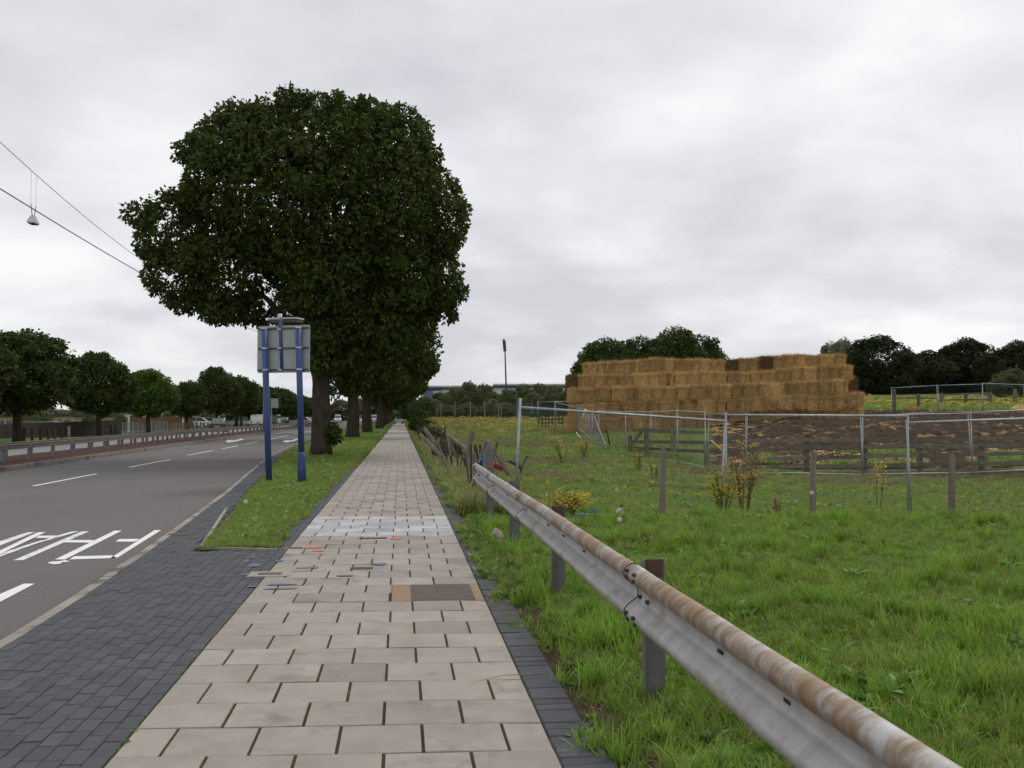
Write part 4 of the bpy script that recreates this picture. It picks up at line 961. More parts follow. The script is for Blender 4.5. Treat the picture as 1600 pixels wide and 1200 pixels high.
for (pa_, ya_, Da, pb_, yb_, Db, lab) in [(841, 627, 72, 893, 626, 72, 'far steel mesh panel in front of the timber trellis'), (867, 627, 66, 925, 642, 50, 'far sloping mesh panel between the trellis and the collapsed panels'), (1395, 605, 66, 1466, 601, 66, 'distant mesh panel beyond the muck, left one'), (1466, 601, 66, 1535, 599, 64, 'distant mesh panel beyond the muck, middle one'), (1535, 598, 64, 1600, 600, 66, 'distant mesh panel beyond the muck, right one')]:
    npanel(pa_, ya_, yb_, pb_, Da, Db, lab)
def pole_thing(pts, r_, lab, m='galv', name='steel_pole', cat='pole'):
    MB().tube(pts, r_, 8).build(name, m, label=lab, cat=cat, smooth_=True)
# collapsed panels
def cpanel(c4, lab):
    t = thing('fallen_fence_panel', lab, 'fence panel'); a, b, c, d_ = [at(px, py, D=D) for px, py, D in c4]
    MB().tube([a, b], .03, 6).build('pole', 'galv_dull', t); MB().tube([c, d_], .03, 6).build('pole', 'galv_dull', t); MB().tube([a, c], .02, 6).build('rail', 'galv_dull', t); MB().tube([b, d_], .02, 6).build('rail', 'galv_dull', t)
    w2 = MB()
    for k_ in range(1, 24): f = k_ / 24; w2.tube([a.lerp(c, f), b.lerp(d_, f)], .003, 3, cap=False)
    for k_ in range(1, 9): f = k_ / 9; w2.tube([a.lerp(b, f), c.lerp(d_, f)], .003, 3, cap=False)
    w2.build('wire_infill', 'galv_dull', t, kind='stuff')
cpanel([(899, 632, 44), (903, 668, 44), (917, 643, 43), (926, 690, 42)], 'collapsed mesh panel leaning left of the receding fence')
cpanel([(917, 645, 42), (926, 692, 41), (928, 650, 42), (946, 696, 40)], 'narrow collapsed mesh panel leaning right, beside the first fallen one')
pole_thing([at(947, 668, D=41), at(953, 696, D=41)], .03, 'short leaning bar beside the fallen mesh panels', 'wood_dark')
pole_thing([at(900, 675, D=38), at(908, 686, D=38)], .02, 'small pale stick in the grass near the fallen panels', 'white')
pole_thing([at(915, 639, D=15.9), at(911, 652, D=15.9)], .012, 'short pale rag tied to the tilted top rail', 'white', 'rag', 'rag')
pole_thing([at(1111, 688, D=20), at(1129, 704, D=19)], .012, 'pale bamboo cane leaning by the fence corner', 'straw_bit', 'cane', 'cane')
# timber trellis
t = thing('trellis', 'weathered timber trellis standing at the far end of the field fence', 'trellis')
for k_ in range(9):
    px = 842 + k_ * 5.2; a = at(px, 674, D=70); b = at(px, 641, D=70); MB().box(tuple((a + b) / 2), (.07, .04, (b - a).length)).build('slat', 'wood_dark', t)
for k_ in range(6):
    py = 643 + k_ * 6; a = at(841, py, D=69.95); b = at(886, py, D=69.95); MB().box(tuple((a + b) / 2), ((b - a).length, .04, .07), Euler((0, 0, -PSI)).to_matrix()).build('batten', 'wood_dark', t)
# rail fence before the muck
def rail_fence(pts, rails, label, name='rail_fence', wpost=.16, posts=None, m='wood_h'):
    t = thing(name, label, 'fence')
    for px, yt, yb, D in posts:
        a = at(px, yb, D=D); b = at(px, yt, D=D); MB().box(tuple((a + b) / 2), (wpost, wpost * .8, (b - a).length)).build('post', 'wood_h', t)
    for (xa, ya, Da, xb, yb, Db, hh) in rails:
        a = at(xa, ya, D=Da); b = at(xb, yb, D=Db); d_ = b - a; rot_ = Euler((0, -math.atan2(d_.z, d_.xy.length), math.atan2(d_.y, d_.x))).to_matrix()
        MB().box(tuple((a + b) / 2), (d_.length, .04, hh), rot_).build('rail', m, t)
    return t
rails = []
segs = [(1165, 31.4), (1260, 31.1), (1350, 30.9), (1437, 30.7), (1530, 30.5), (1640, 30.2)]
lev = [(689, 684), (703, 694), (717, 708), (730, 723), (742, 735)]
for s in range(5):
    for k_, (l0, l1) in enumerate(lev):
        fa = (segs[s][0] - 1165) / 475; fb = (segs[s + 1][0] - 1165) / 475
        rails.append((segs[s][0], l0 + (l1 - l0) * fa + random.uniform(-.6, .6), segs[s][1], segs[s + 1][0] - 1, l0 + (l1 - l0) * fb + random.uniform(-.6, .6), segs[s + 1][1], .125))
rail_fence(None, rails, 'old grey five-rail timber fence in front of the muck', posts=[(1260, 688, 745, 31.25), (1350, 690, 745, 31.05), (1437, 686, 742, 30.85), (1533, 682, 740, 30.65), (1168, 690, 745, 31.55)])
rails = [(990, 672, 42, 1100, 676, 33, .11), (985, 690, 42, 1158, 692, 32, .12), (990, 700, 40, 1158, 708, 32, .12), (985, 697, 38, 1005, 672, 38, .12), (1000, 672, 38, 1052, 674, 35, .16)]
rail_fence(None, rails, 'broken dark timber rails behind the receding mesh panels', posts=[(1052, 672, 706, 35), (1010, 672, 712, 38), (985, 680, 712, 40), (1104, 690, 728, 32.5)])
rails = [(1400, 622, 70, 1465, 622, 69, .10), (1470, 617, 69, 1545, 614, 67, .12), (1475, 625, 69, 1545, 624, 67, .10)]
rail_fence(None, rails, 'distant timber rail fence on the bank beyond the muck', posts=[(1397, 608, 646, 68), (1435, 615, 635, 70), (1471, 614, 628, 69), (1509, 615, 628, 68), (1547, 612, 628, 67), (1586, 608, 628, 66)], wpost=.2)
# three stakes close behind the verge, wires between them
st = [(1035, 698, 815, 16.9), (1270, 706, 812, 16.7), (1487, 710, 800, 16.5)]
stl = ['square weathered fence stake left of the ragwort', 'square fence stake behind the dandelion clock in the middle', 'square fence stake farthest right before the rails']
tops = []
for (px, yt, yb, D), lb in zip(st, stl):
    a = at(px - 1, yb, D=D); b = at(px + 1, yt, D=D); MB().tube([a - Vector((0, 0, .2)), b], [.062, .055], 4).build('fence_stake', 'wood', label=lb, cat='fence post'); tops.append((a, b))
wr = MB()
Ps = [(at(770, 705, D=17.2), at(770, 760, D=17.2))] + [(b, a) for a, b in tops] + [(at(1720, 712, D=16.2), at(1720, 800, D=16.2))]
for f in (.12, .42, .7):
    for (a, b), (c, d_) in zip(Ps[:-1], Ps[1:]):
        p, q = a.lerp(b, f), c.lerp(d_, f); wr.tube([p, p.lerp(q, .5) - Vector((0, 0, .03)), q], .002, 4)
wr.build('fence_wire', 'galv_dull', label='thin sagging wires strung between the fence stakes', cat='wire')

# ------------------------------------------------------------------ broken paling fence beside the path
bf = thing('broken_fence', 'collapsed old timber and wire fence leaning along the right of the path', 'fence')
for (a, b, r_) in [((762, 690, 18.2), (764, 728, 18.2), .10)]:
    MB().tube([at(*b[:2], D=b[2]) - Vector((0, 0, .6)), at(*a[:2], D=a[2])], [r_, r_ * .9], 9, jit=.05).build('gate_post', 'wood', bf)
for (x0_, y0_, x1_, y1_, D, r_) in [(697, 678, 727, 701, 24, .055), (739, 674, 726, 716, 23, .07), (655, 678, 690, 712, 25, .06), (662, 668, 684, 700, 26, .075), (682, 690, 700, 735, 25, .05), (704, 688, 712, 715, 24, .04), (771, 701, 795, 742, 17.3, .045), (747, 722, 760, 690, 17.6, .03), (782, 708, 778, 722, 18, .05), (698, 668, 704, 712, 24, .03)]:
    MB().tube([at(x1_, y1_, D=D), at(x0_, y0_, D=D)], [r_, r_ * .8], 7, jit=.08).build('leaning_post', 'wood', bf)
rd = random.Random(3); npal = 0
for k_ in range(120):
    f = k_ / 120; Dd = 20 + 90 * f ** 1.5; x = 1.55 + rd.uniform(-.12, .12) + .4 * math.sin(k_ * .15); y = Dd; h = rd.uniform(.65, 1.15); ln = Vector((rd.gauss(0, .16), rd.gauss(0, .1), 1)).normalized() * h
    if rd.random() < .2: continue
    p = Vector((x, y, H(x, y) - .05)); MB().tube([p, p + ln], [rd.uniform(.014, .03)] * 2, 5).build('paling', 'wood_dark', bf)
w3 = MB()
for z in (.3, .6, .85):
    pts = [(1.55 + .08 * math.sin(k_), 19.5 + k_ * 2.5, H(1.6, 19.5 + k_ * 2.5) + z + rd.uniform(-.08, .08)) for k_ in range(30)]; w3.tube(pts, .004, 4)
for k_ in range(260):
    y = 18.2 + k_ * .03; a = Vector((1.75 + rd.gauss(0, .02), y, H(1.7, y))); w3.tube([a, a + Vector((rd.gauss(0, .02), 0, .75 + .1 * math.sin(y * 3)))], .0018, 3, cap=False)
w3.build('fence_mesh', 'galv_dull', bf, kind='stuff')
# blue twine
tw = MB(); c0 = at(762, 712, D=18.1); pts = []
for k_ in range(22): a = k_ * .9; pts.append(c0 + Vector((.112 * math.cos(a), .112 * math.sin(a), -.16 + .015 * k_ + .04 * math.sin(k_ * 1.7))))
tw.tube(pts, .006, 5); tw.tube([pts[0], at(752, 716, D=17.5), at(748, 723, D=17.3)], .009, 5); tw.build('baler_twine', 'rope', label='bright blue twine knotted round the thick gate post', cat='twine')
tw = MB(); a = at(893, 813, D=14.2); b = at(940, 795, D=14.2); tw.tube([a, a.lerp(b, .5) + Vector((0, 0, .03)), b], .011, 6); tw.build('baler_twine', 'rope', label='length of blue twine trailing through grass behind the barrier', cat='twine')
# brick on the barrier end
q = at(776, 729, D=15.7); mb = MB(); rb_ = Euler((.2, .35, .5)).to_matrix(); mb.bevbox(tuple(q), (.21, .10, .10), .006, rb_)
bo = mb.build('broken_brick', 'brick', label='broken red perforated brick resting on the far end of the barrier', cat='brick')
for k_ in (-.055, 0, .055): MB().box(tuple(q + rb_ @ Vector((k_, -.051, 0))), (.022, .004, .05), rb_).build('perforation', 'seam', bo)
# bent scrap iron
mb = MB(); mb.tube([at(795, 720, D=16.4), at(806, 724, D=16.4), at(816, 732, D=16.4)], [.03, .05, .04], 6); mb.tube([at(812, 740, D=16.4), at(819, 722, D=16.4), at(823, 713, D=16.4), at(826, 716, D=16.4)], .014, 6); mb.tube([at(818, 722, D=16.4), at(821, 717, D=16.4), at(826, 712, D=16.4)], .012, 6)
mb.build('scrap_iron', 'dark_metal', label='twisted dark scrap iron with a hook behind the barrier end', cat='scrap metal')
# rubble and white stubs
def rock(px, D, s, m, lab, name='stone', seed=1, zup=.0, py=None):
    rd = random.Random(seed); q = at(px, py, D=D) if py else pt(px, D) ; mb = MB(); n = 9
    for j, (f, rr2) in enumerate(((0, .8), (.35, 1), (.7, .75), (1, .3))):
        for i in range(n): a = 2 * math.pi * i / n; k_ = rr2 * rd.uniform(.8, 1.15); mb.v.append((q.x + s[0] * k_ * math.cos(a), q.y + s[1] * k_ * math.sin(a), q.z - .03 + s[2] * f * rd.uniform(.9, 1.1)))
    for j in range(3):
        for i in range(n): a = j * n + i; b = j * n + (i + 1) % n; mb.f.append((a, b, b + n, a + n))
    mb.f.append(tuple(range(3 * n, 4 * n))); return mb.build(name, m, label=lab, cat='stone')
rock(776, 12.4, (.085, .08, .17), 'rubble', 'pale broken concrete lump beside a barrier post', seed=4)
rock(925, 4.9, (.05, .05, .03), 'rubble', 'small flat stone in weeds by the dark edging', seed=7)
c = at(1096, 820, D=16.2); t = thing('painted_stub', 'short stump with flaking white paint in front of the fence gap', 'stump', (0, 0, 0)); MB().tube([c - Vector((0, 0, .15)), c + Vector((0, 0, .17))], [.12, .115], 9, jit=.06).build('body', 'white_stub', t); MB().tube([c + Vector((0, 0, .17)), c + Vector((0, 0, .21))], [.15, .14], 9, jit=.1).build('cap', 'wood', t)
c = at(967, 822, D=15.2); MB().tube([c - Vector((0, 0, .1)), c + Vector((.01, 0, .28))], [.06, .055], 7, jit=.1).build('split_stub', 'white_stub', label='narrow split white stub standing in weeds behind the barrier', cat='stump')

# ------------------------------------------------------------------ overhead lighting wires and lamps
XW = -13.7
ws = thing('catenary_wire', 'pair of thin wires carrying street lamps over the central reservation', 'overhead wire')
def zup(y): return 9.8 + .0021 * (58 - y) ** 2
up_ = [(XW, y, zup(y)) for y in np.linspace(18, 98, 30)]
lo_ = [(XW, y, 9.35 - .0 * y + .00045 * (y - 58) ** 2 - .2) for y in np.linspace(18, 98, 30)]
MB().tube(up_, .014, 5).build('messenger_wire', 'galv_dull', ws); MB().tube(lo_, .022, 5).build('cable', 'dark_metal', ws)
for k_, ym_ in enumerate((18, 98)):
    m_ = thing('lamp_mast', 'tall pale mast on the central reservation, %s' % ('behind the road sign' if k_ else 'outside the left edge'), 'mast', (XW, ym_, 0)); MB().tube([(0, 0, 0), (0, 0, 13.4)], [.13, .07], 12).build('mast_pole', 'alu', m_, smooth_=True); MB().box((0, 0, 13.42), (.2, .2, .06)).build('mast_cap', 'galv', m_)
def lantern(y, lab):
    z = 9.2 - .15; t = thing('street_lantern', lab, 'street lamp', (XW, y, z))
    mb = MB(); P0 = [(-.17, -.30), (.17, -.30), (.17, .30), (-.17, .30)]; P1 = [(-.08, -.12), (.08, -.12), (.08, .12), (-.08, .12)]
    mb.v = [(x, yy_, -.25) for x, yy_ in P0] + [(x, yy_, -.19) for x, yy_ in P0] + [(x, yy_, .05) for x, yy_ in P1]
    for q in range(4): mb.f += [(q, (q + 1) % 4, (q + 1) % 4 + 4, q + 4), (q + 4, (q + 1) % 4 + 4, (q + 1) % 4 + 8, q + 8)]
    mb.f += [(8, 9, 10, 11), (3, 2, 1, 0)]; mb.build('housing', 'alu', t); MB().box((0, 0, -.262), (.28, .52, .02)).build('lens', 'dark_metal', t)
    for s in (-.3, .3):
        MB().tube([(0, s * .35, .0), (0, s, .45)], .018, 6).build('bracket', 'dark_metal', t); MB().tube([(0, s, .45), (0, s, zup(y + s) - z)], .006, 4).build('hanger', 'galv_dull', t)
    t.scale = (.82, .82, 1)
    return t
lantern(37.1, 'boxy street lantern hanging from wires at the far left of the sky')
lantern(54.9, 'street lantern hanging from wires, half hidden by the chestnut leaves')

# ------------------------------------------------------------------ lamp column beyond the field
q = at(787, 530, D=150); b = at(793, 640, D=150)
t = thing('lamp_column', 'tall lone dark lamp column rising behind the field bushes', 'street lamp', (0, 0, 0)); MB().tube([b - Vector((0, 0, 3)), at(789, 548, D=150)], [.17, .10], 8).build('column', 'dark_metal', t); MB().tube([at(789, 549, D=150), at(787.8, 534, D=150), q], [.26, .27, .16], 10).build('lamp_head', 'dark_metal', t)
# far long building
Db = 330; q0 = at(655, 606, D=Db); q1 = at(905, 599, D=Db + 8)
bl = thing('long_warehouse', 'long low warehouse with blue cladding and white roof edge beyond the bushes', 'building')
def wallbox(pxa, pxb, ya, yb, D, th, m, nm, par, dz=0):
    a = at(pxa, ya, D=D); b = at(pxb, yb, D=D); f = Vector((math.sin(PSI), math.cos(PSI), 0)); c = (a + b) / 2 + f * th / 2; s = Euler((0, 0, -PSI)).to_matrix(); w_ = abs((b - a).dot(Vector((math.cos(PSI), -math.sin(PSI), 0))))
    return MB().box(tuple(c), (w_, th, abs(a.z - b.z)), s).build(nm, m, par)
wallbox(657, 662, 608, 652, Db, 6, 'clad_white', 'corner_panel', bl); wallbox(662, 690, 608, 652, Db, 6, 'clad_blue', 'wall', bl); wallbox(690, 905, 606, 652, Db, 6, 'clad_white', 'wall', bl)
wallbox(655, 770, 605, 608.2, Db - .6, 10, 'fascia', 'fascia', bl); wallbox(770, 905, 602, 605.5, Db - .6, 10, 'fascia', 'fascia', bl)
wallbox(655, 770, 602.5, 605, Db - 1, 12, 'clad_white', 'roof_edge', bl); wallbox(770, 905, 599.5, 602, Db - 1, 12, 'clad_white', 'roof_edge', bl)
wallbox(677, 690, 611, 616, Db - .3, .5, 'clad_white', 'window', bl)
# post and mesh fence at the far side of the field
ff = thing('field_boundary_fence', 'far boundary fence of pale concrete posts at the end of the yellow field', 'fence')
for px, yt, yb in [(640, 632, 655), (665, 632, 652), (683, 636, 656), (689, 634, 658), (711, 630, 652), (735, 630, 652), (757, 629, 650), (779, 632, 650), (783, 632, 650), (808, 629, 648), (831, 632, 645), (841, 627, 645)]:
    a = at(px, yt, D=112); b = at(px, yb, D=112); MB().box(((a.x + b.x) / 2, a.y, (a.z + b.z) / 2), (.11, .11, abs(a.z - b.z) + .3)).build('concrete_post', 'galv_dull', ff)
wf = MB()
for k_ in range(8):
    a = at(665, 634 + k_ * 2.4, D=112.2); b = at(845, 630 + k_ * 2.3, D=112.2); wf.tube([a, b], .006, 3, cap=False)
wf.build('fence_wire', 'galv_dull', ff, kind='stuff')
q = at(820, 645, D=116); MB().box(tuple(q + Vector((1.5, 0, 0))), (5.5, .1, 1.6), Euler((0, 0, -PSI)).to_matrix()).build('green_screen', 'net', label='dark green windbreak netting at the far field corner', cat='netting')

# ------------------------------------------------------------------ left side fences, bollards, buildings, vehicles
t = thing('board_fence', 'long brown close-boarded fence behind the roadside trees', 'fence')
a = Vector((*at(-60, D=62).xy, 0)); b = Vector((*at(190, D=79).xy, 0)); n = int((b - a).length / .32)
ztop0, ztop1 = at(0, 665, D=64).z, at(190, 656, D=79).z
for k_ in range(min(n, 290)):
    f = (k_ + .5) / n; p = a.lerp(b, f); z1 = ztop0 + (ztop1 - ztop0) * f + random.uniform(-.01, .01); d_ = (b - a).normalized()
    MB().box((p.x, p.y, (z1 - .3) / 2), ((b - a).length / n - .012, .03, z1 + .3), Euler((0, 0, math.atan2(d_.y, d_.x))).to_matrix()).build('board', 'board', t)
for k_, px in enumerate([38, 51, 64, 76, 86, 97, 108, 161, 168, 174, 181]):
    D = 56 + k_ * 1.6 if k_ < 7 else 72 + (k_ - 7) * 1.5; p = at(px, D=D); MB().box((p.x, p.y, .45), (.14, .14, .9)).build('timber_bollard', 'wood_dark' if px != 108 else 'wood', label='low square timber bollard before the board fence, %s from the left' % ordn[k_], cat='bollard', group='low bollards in front of the board fence')
t = thing('guard_railing', 'pale green pedestrian railing right of the board fence across the road', 'railing')
a = at(192, D=80); b = at(262, D=98); n = 60
for k_ in range(n + 1): f = k_ / n; p = a.lerp(b, f); MB().box((p.x, p.y, .55), (.03, .03, 1.0)).build('baluster', 'alu' if k_ % 6 == 0 else 'galv_dull', t)
for z in (.12, 1.05):
    d_ = b - a; MB().box(((a.x + b.x) / 2, (a.y + b.y) / 2, z), (d_.xy.length, .04, .05), Euler((0, 0, math.atan2(d_.y, d_.x))).to_matrix()).build('rail', 'galv_dull', t)
for k_ in range(12):
    px = 264 + k_ * 5.5; D = 96 + k_ * 1.5; p = at(px, D=D); MB().box((p.x, p.y, .45), (.16, .16, .9)).build('timber_bollard', 'wood', label='pale timber bollard on the verge left of the dark car, %s along' % ordn[k_], cat='bollard', group='bollards left of the dark car')
def low_building(px0, px1, ytop, D, m, lab, cat='building', win=3, dpt=12, name='building', roofm='board'):
    a = at(px0, ytop, D=D); b = at(px1, ytop, D=D); t = thing(name, lab, cat); w_ = (b - a).length; h = a.z; f = Vector((math.sin(PSI), math.cos(PSI), 0)); s = Euler((0, 0, -PSI)).to_matrix(); c = (a + b) / 2 + f * dpt / 2
    MB().box((c.x, c.y, h / 2), (w_, dpt, h), s).build('wall', m, t); MB().box((c.x, c.y, h + .12), (w_ + .5, dpt + .5, .24), s).build('roof', roofm, t)
    for k_ in range(win):
        q_ = a.lerp(b, (k_ + .5) / win) - f * .03; wo = MB().box((q_.x, q_.y, h * .62), (w_ / win * .6, .08, h * .26), s).build('window', 'glass', t)
        MB().box((q_.x - f.x * .05, q_.y - f.y * .05, h * .62), (.06, .03, h * .26), s).build('mullion', 'white', wo)
    return t
low_building(-60, 23, 651, 100, 'beige', 'beige rendered low building behind the board fence at the left edge')
low_building(84, 116, 650, 104, 'beige', 'small beige building behind the board fence, right of the leftmost tree', win=1)
low_building(112, 198, 646, 135, 'clad_white', 'white industrial building behind the rounded roadside tree', win=5)
low_building(203, 300, 640, 165, 'clad_white', 'large pale grey shed glimpsed under the bright green tree', win=6)
t = thing('brick_wall', 'low brown brick wall beyond the railing across the road', 'wall')
a = at(192, D=100); b = at(300, D=125); nb = 18
for k_ in range(nb):
    p = a.lerp(b, (k_ + .5) / nb); d_ = b - a; MB().box((p.x, p.y, .75), (d_.length / nb - .03, .22, 1.5), Euler((0, 0, math.atan2(d_.y, d_.x))).to_matrix()).build('wall_panel', 'red_brick', t)
for px, yt, yb, D, lab in [(201, 648, 668, 92, 'white flag pole left of the bright green tree'), (286, 649, 664, 110, 'white pole right of the bright green tree'), (342, 646, 660, 135, 'white pole beside the tall dark tree'), (306, 640, 660, 125, 'thin grey pole above the parked vehicles')]:
    a = at(px, yb, D=D); b = at(px, yt, D=D); MB().tube([(a.x, a.y, 0), (a.x, a.y, b.z)], .09, 8).build('pole', 'white' if 'white' in lab else 'galv', label=lab, cat='pole')

def side_loft(sections, m, nm, par):          # sections: list of (x, [(y,z)...]) same count -> lofted hull
    mb = MB(); n = len(sections[0][1])
    for x, P in sections: mb.v += [(x, y_, z_) for y_, z_ in P]
    for s in range(len(sections) - 1):
        for i in range(n): a = s * n + i; b = s * n + (i + 1) % n; mb.f.append((a, a + n, b + n, b))
    mb.f += [tuple(range(n)), tuple(reversed(range((len(sections) - 1) * n, len(sections) * n)))]
    return mb.build(nm, m, par)
def car(loc, rz, body, lab, kind='car', group=None):
    t = thing('car' if kind == 'car' else 'van', lab, kind, loc, rz, group); hw = .86
    if kind == 'car':
        lowp = [(-2.05, .32), (2.0, .32), (2.12, .55), (2.05, .74), (1.2, .90), (-1.7, .94), (-2.1, .86), (-2.15, .5)]; cab = [(1.05, .88), (.35, 1.38), (-.2, 1.46), (-1.1, 1.44), (-1.85, .92)]; lenw = (1.28, -1.3)
    else:
        lowp = [(-2.3, .35), (2.2, .35), (2.35, .6), (2.3, .95), (1.6, 1.12), (-2.3, 1.12), (-2.38, .6)]; cab = [(1.75, 1.1), (1.0, 1.85), (.6, 1.95), (-2.25, 1.95), (-2.32, 1.1)]; lenw = (1.45, -1.4)
    side_loft([(-hw, [(y_ * .985, z_) for y_, z_ in lowp]), (-hw * .96 - .02, lowp), (hw * .96 + .02, lowp), (hw, [(y_ * .985, z_) for y_, z_ in lowp])][0:1] + [(-hw + .04, lowp), (hw - .04, lowp)] + [(hw, [(y_ * .985, z_) for y_, z_ in lowp])], body, 'body', t)
    side_loft([(-.64, [(y_ * .96, z_) for y_, z_ in cab]), (-.60, cab), (.60, cab), (.64, [(y_ * .96, z_) for y_, z_ in cab])], body if kind == 'van' else 'glass', 'cabin' if kind == 'van' else 'windows', t)
    if kind == 'car': MB().box((0, (cab[1][0] + cab[3][0]) / 2, 1.465), (1.2, abs(cab[1][0] - cab[3][0]) - .1, .03)).build('roof', body, t)
    else:
        MB().poly([(-.58, 1.72, 1.2), (.58, 1.72, 1.2), (.55, 1.08, 1.84), (-.55, 1.08, 1.84)]).build('windscreen', 'glass', t)
        for s in (-1, 1): MB().box((s * .33, -2.33, 1.5), (.46, .03, .42)).build('rear_window', 'glass', t); MB().box((s * .645, 1.0, 1.45), (.02, .7, .4)).build('side_window', 'glass', t)
    for s in (-1, 1):
        for y_ in lenw:
            wob = MB().tube([(s * .70, y_, .32), (s * .88, y_, .32)], .32, 14).build('wheel', 'tyre', t); MB().tube([(s * .875, y_, .32), (s * .895, y_, .32)], .19, 10).build('rim', 'alu', wob)
        MB().box((s * .62, 2.08 if kind == 'car' else 2.32, .66), (.34, .12, .14)).build('headlight', 'lamp_clear', t); MB().box((s * .66, -2.13 if kind == 'car' else -2.36, .74), (.28, .08, .16)).build('tail_light', 'lamp_red', t)
    MB().box((0, -2.18 if kind == 'car' else -2.40, .55), (.52, .02, .11)).build('number_plate', 'plate', t); return t
def cpos(px, D): p = at(px, D=D); return (p.x, p.y, ZR)
car(cpos(343, 101), R(4), 'dark_body', 'dark car driving away in the far carriageway, nearest of all')
car(cpos(445, 178), R(3), 'black_body', 'black car behind the gap between the two blue posts')
car(cpos(398, 166), R(60), 'white', 'white van parked beyond the trees, left of the blue posts', 'van')
car(cpos(418, 172), R(70), 'silver', 'silver van parked just left of the left blue post', 'van')
car(cpos(470, 185), R(80), 'silver', 'silver car near the right blue post, behind the barrier')
car(cpos(484, 190), R(5), 'white', 'white car between the right blue post and the big trunk')
car(cpos(432, 190), R(85), 'white', 'white car behind the left blue post')
car(cpos(372, 150), R(60), 'silver', 'grey car parked among the trees left of the white van')
car(cpos(304, 135), R(85), 'white', 'white car parked behind the bollards')
car(cpos(320, 140), R(85), 'silver', 'grey car parked left of the dark moving car')
car(cpos(528, 225), R(183), 'white', 'white van seen between the first two avenue trunks', 'van')
car(cpos(561, 215), R(183), 'white', 'white car seen between the second and third trunks')
car(cpos(584, 230), R(183), 'white', 'white lorry-like van seen between the third and fourth trunks', 'van')
car((*at(623, D=200).xy, 0), R(185), 'silver', 'pale car parked across the far end of the path')
for lab, px, w_ in [('white van roof showing above the board fence', 33, 'white'), ('grey car roof above the board fence', 48, 'silver'), ('red tinged car roof above the board fence', 61, 'silver'), ('blue tinged car roof above the board fence', 72, 'silver')]:
    car((*at(px, D=86).xy, -.35), R(80), w_, lab)

# ------------------------------------------------------------------ flowering plants
def ragwort(px, D, h, w_, lab, n=60, brown=.3, seed=1, nst=5, py=None):
    n = int(n * 1.8)
    rd = random.Random(seed); q = pt(px, D); t = thing('ragwort', lab, 'wild flower', q)
    s = MB(); f = MB(); fb = MB(); lv = MB(); tips = []
    for k_ in range(nst):
        a = rd.uniform(0, 6.28); b = Vector((.05 * math.cos(a), .05 * math.sin(a), 0)); e_ = Vector((w_ * rd.uniform(.1, .8) * math.cos(a), w_ * .5 * math.sin(a), h * rd.uniform(.6, 1)))
        s.tube([b, b.lerp(e_, .5) + Vector((0, 0, .1 * h)), e_], [.009, .007, .004], 5)
        for j in range(9):
            p = b.lerp(e_, rd.uniform(.35, 1)); e2 = p + Vector((rd.gauss(0, .25) * w_, rd.gauss(0, .2) * w_, rd.uniform(.05, .2) * h)); s.tube([p, e2], [.004, .003], 4); tips.append((e2, k_))
        for j in range(30):
            p = b.lerp(e_, rd.uniform(.05, .9)) + Vector((0, 0, .03)); d_ = Vector((rd.gauss(0, 1), rd.gauss(0, 1), rd.gauss(-.1, .5))).normalized() * rd.uniform(.05, .12); sd_ = d_.cross(Vector((0, 0, 1))).normalized() * .018
            i = len(lv.v); lv.v += [tuple(p), tuple(p + d_ * .5 + sd_), tuple(p + d_), tuple(p + d_ * .5 - sd_)]; lv.f.append((i, i + 1, i + 2, i + 3))
    for j in range(n):
        p, k_ = rd.choice(tips); p = p + Vector((rd.gauss(0, .045), rd.gauss(0, .045), rd.gauss(0, .02))); r_ = rd.uniform(.013, .022); mb = fb if (rd.random() < brown) else f
        i = len(mb.v); nn = 6; ax = Vector((rd.gauss(0, .4), rd.gauss(-.3, .4), 1)).normalized(); u = ax.orthogonal().normalized(); v_ = ax.cross(u)
        mb.v.append(tuple(p + ax * .008)); mb.v += [tuple(p + (u * math.cos(a) + v_ * math.sin(a)) * r_) for a in [2 * math.pi * c_ / nn for c_ in range(nn)]]
        mb.f += [(i, i + 1 + c_, i + 1 + (c_ + 1) % nn) for c_ in range(nn)]
    s.build('stems', 'stem', t); lv.build('leaves', 'brown_flower' if brown > .4 else 'weed', t, kind='stuff')
    if f.v: f.build('flower_heads', 'yellow', t, kind='stuff')
    if fb.v: fb.build('faded_heads', 'brown_flower', t, kind='stuff')
    return t
ragwort(1163, 17.9, 1.42, .55, 'tall fading ragwort with rusty brown heads right of the panel joint', 380, .72, 1, 9)
ragwort(1128, 17.0, 1.02, .36, 'bright yellow ragwort pressed against the tilted panel pole', 220, .03, 2, 6)
ragwort(1370, 19.6, 1.15, .18, 'slim yellow ragwort with one flat head in front of the rails', 90, .02, 3, 2)
ragwort(890, 15.6, .42, .42, 'low spreading yellow ragwort behind the barrier, nearest to it', 260, .0, 4, 9)
ragwort(880, 33, .9, .6, 'yellow ragwort clump in the open field left of the fallen panels', 170, .05, 5, 7)
ragwort(912, 36, .8, .45, 'yellow ragwort clump just beside the fallen mesh panels', 110, .05, 6, 6)
ragwort(1215, 17.6, .55, .2, 'small leaning yellow ragwort between two stakes', 40, .5, 7, 3)
ragwort(998, 30, .7, .3, 'ragwort clump at the foot of the receding mesh fence', 70, .2, 8, 5)
ragwort(1022, 27, .5, .25, 'small yellow ragwort before the receding mesh fence', 40, .0, 9, 4)
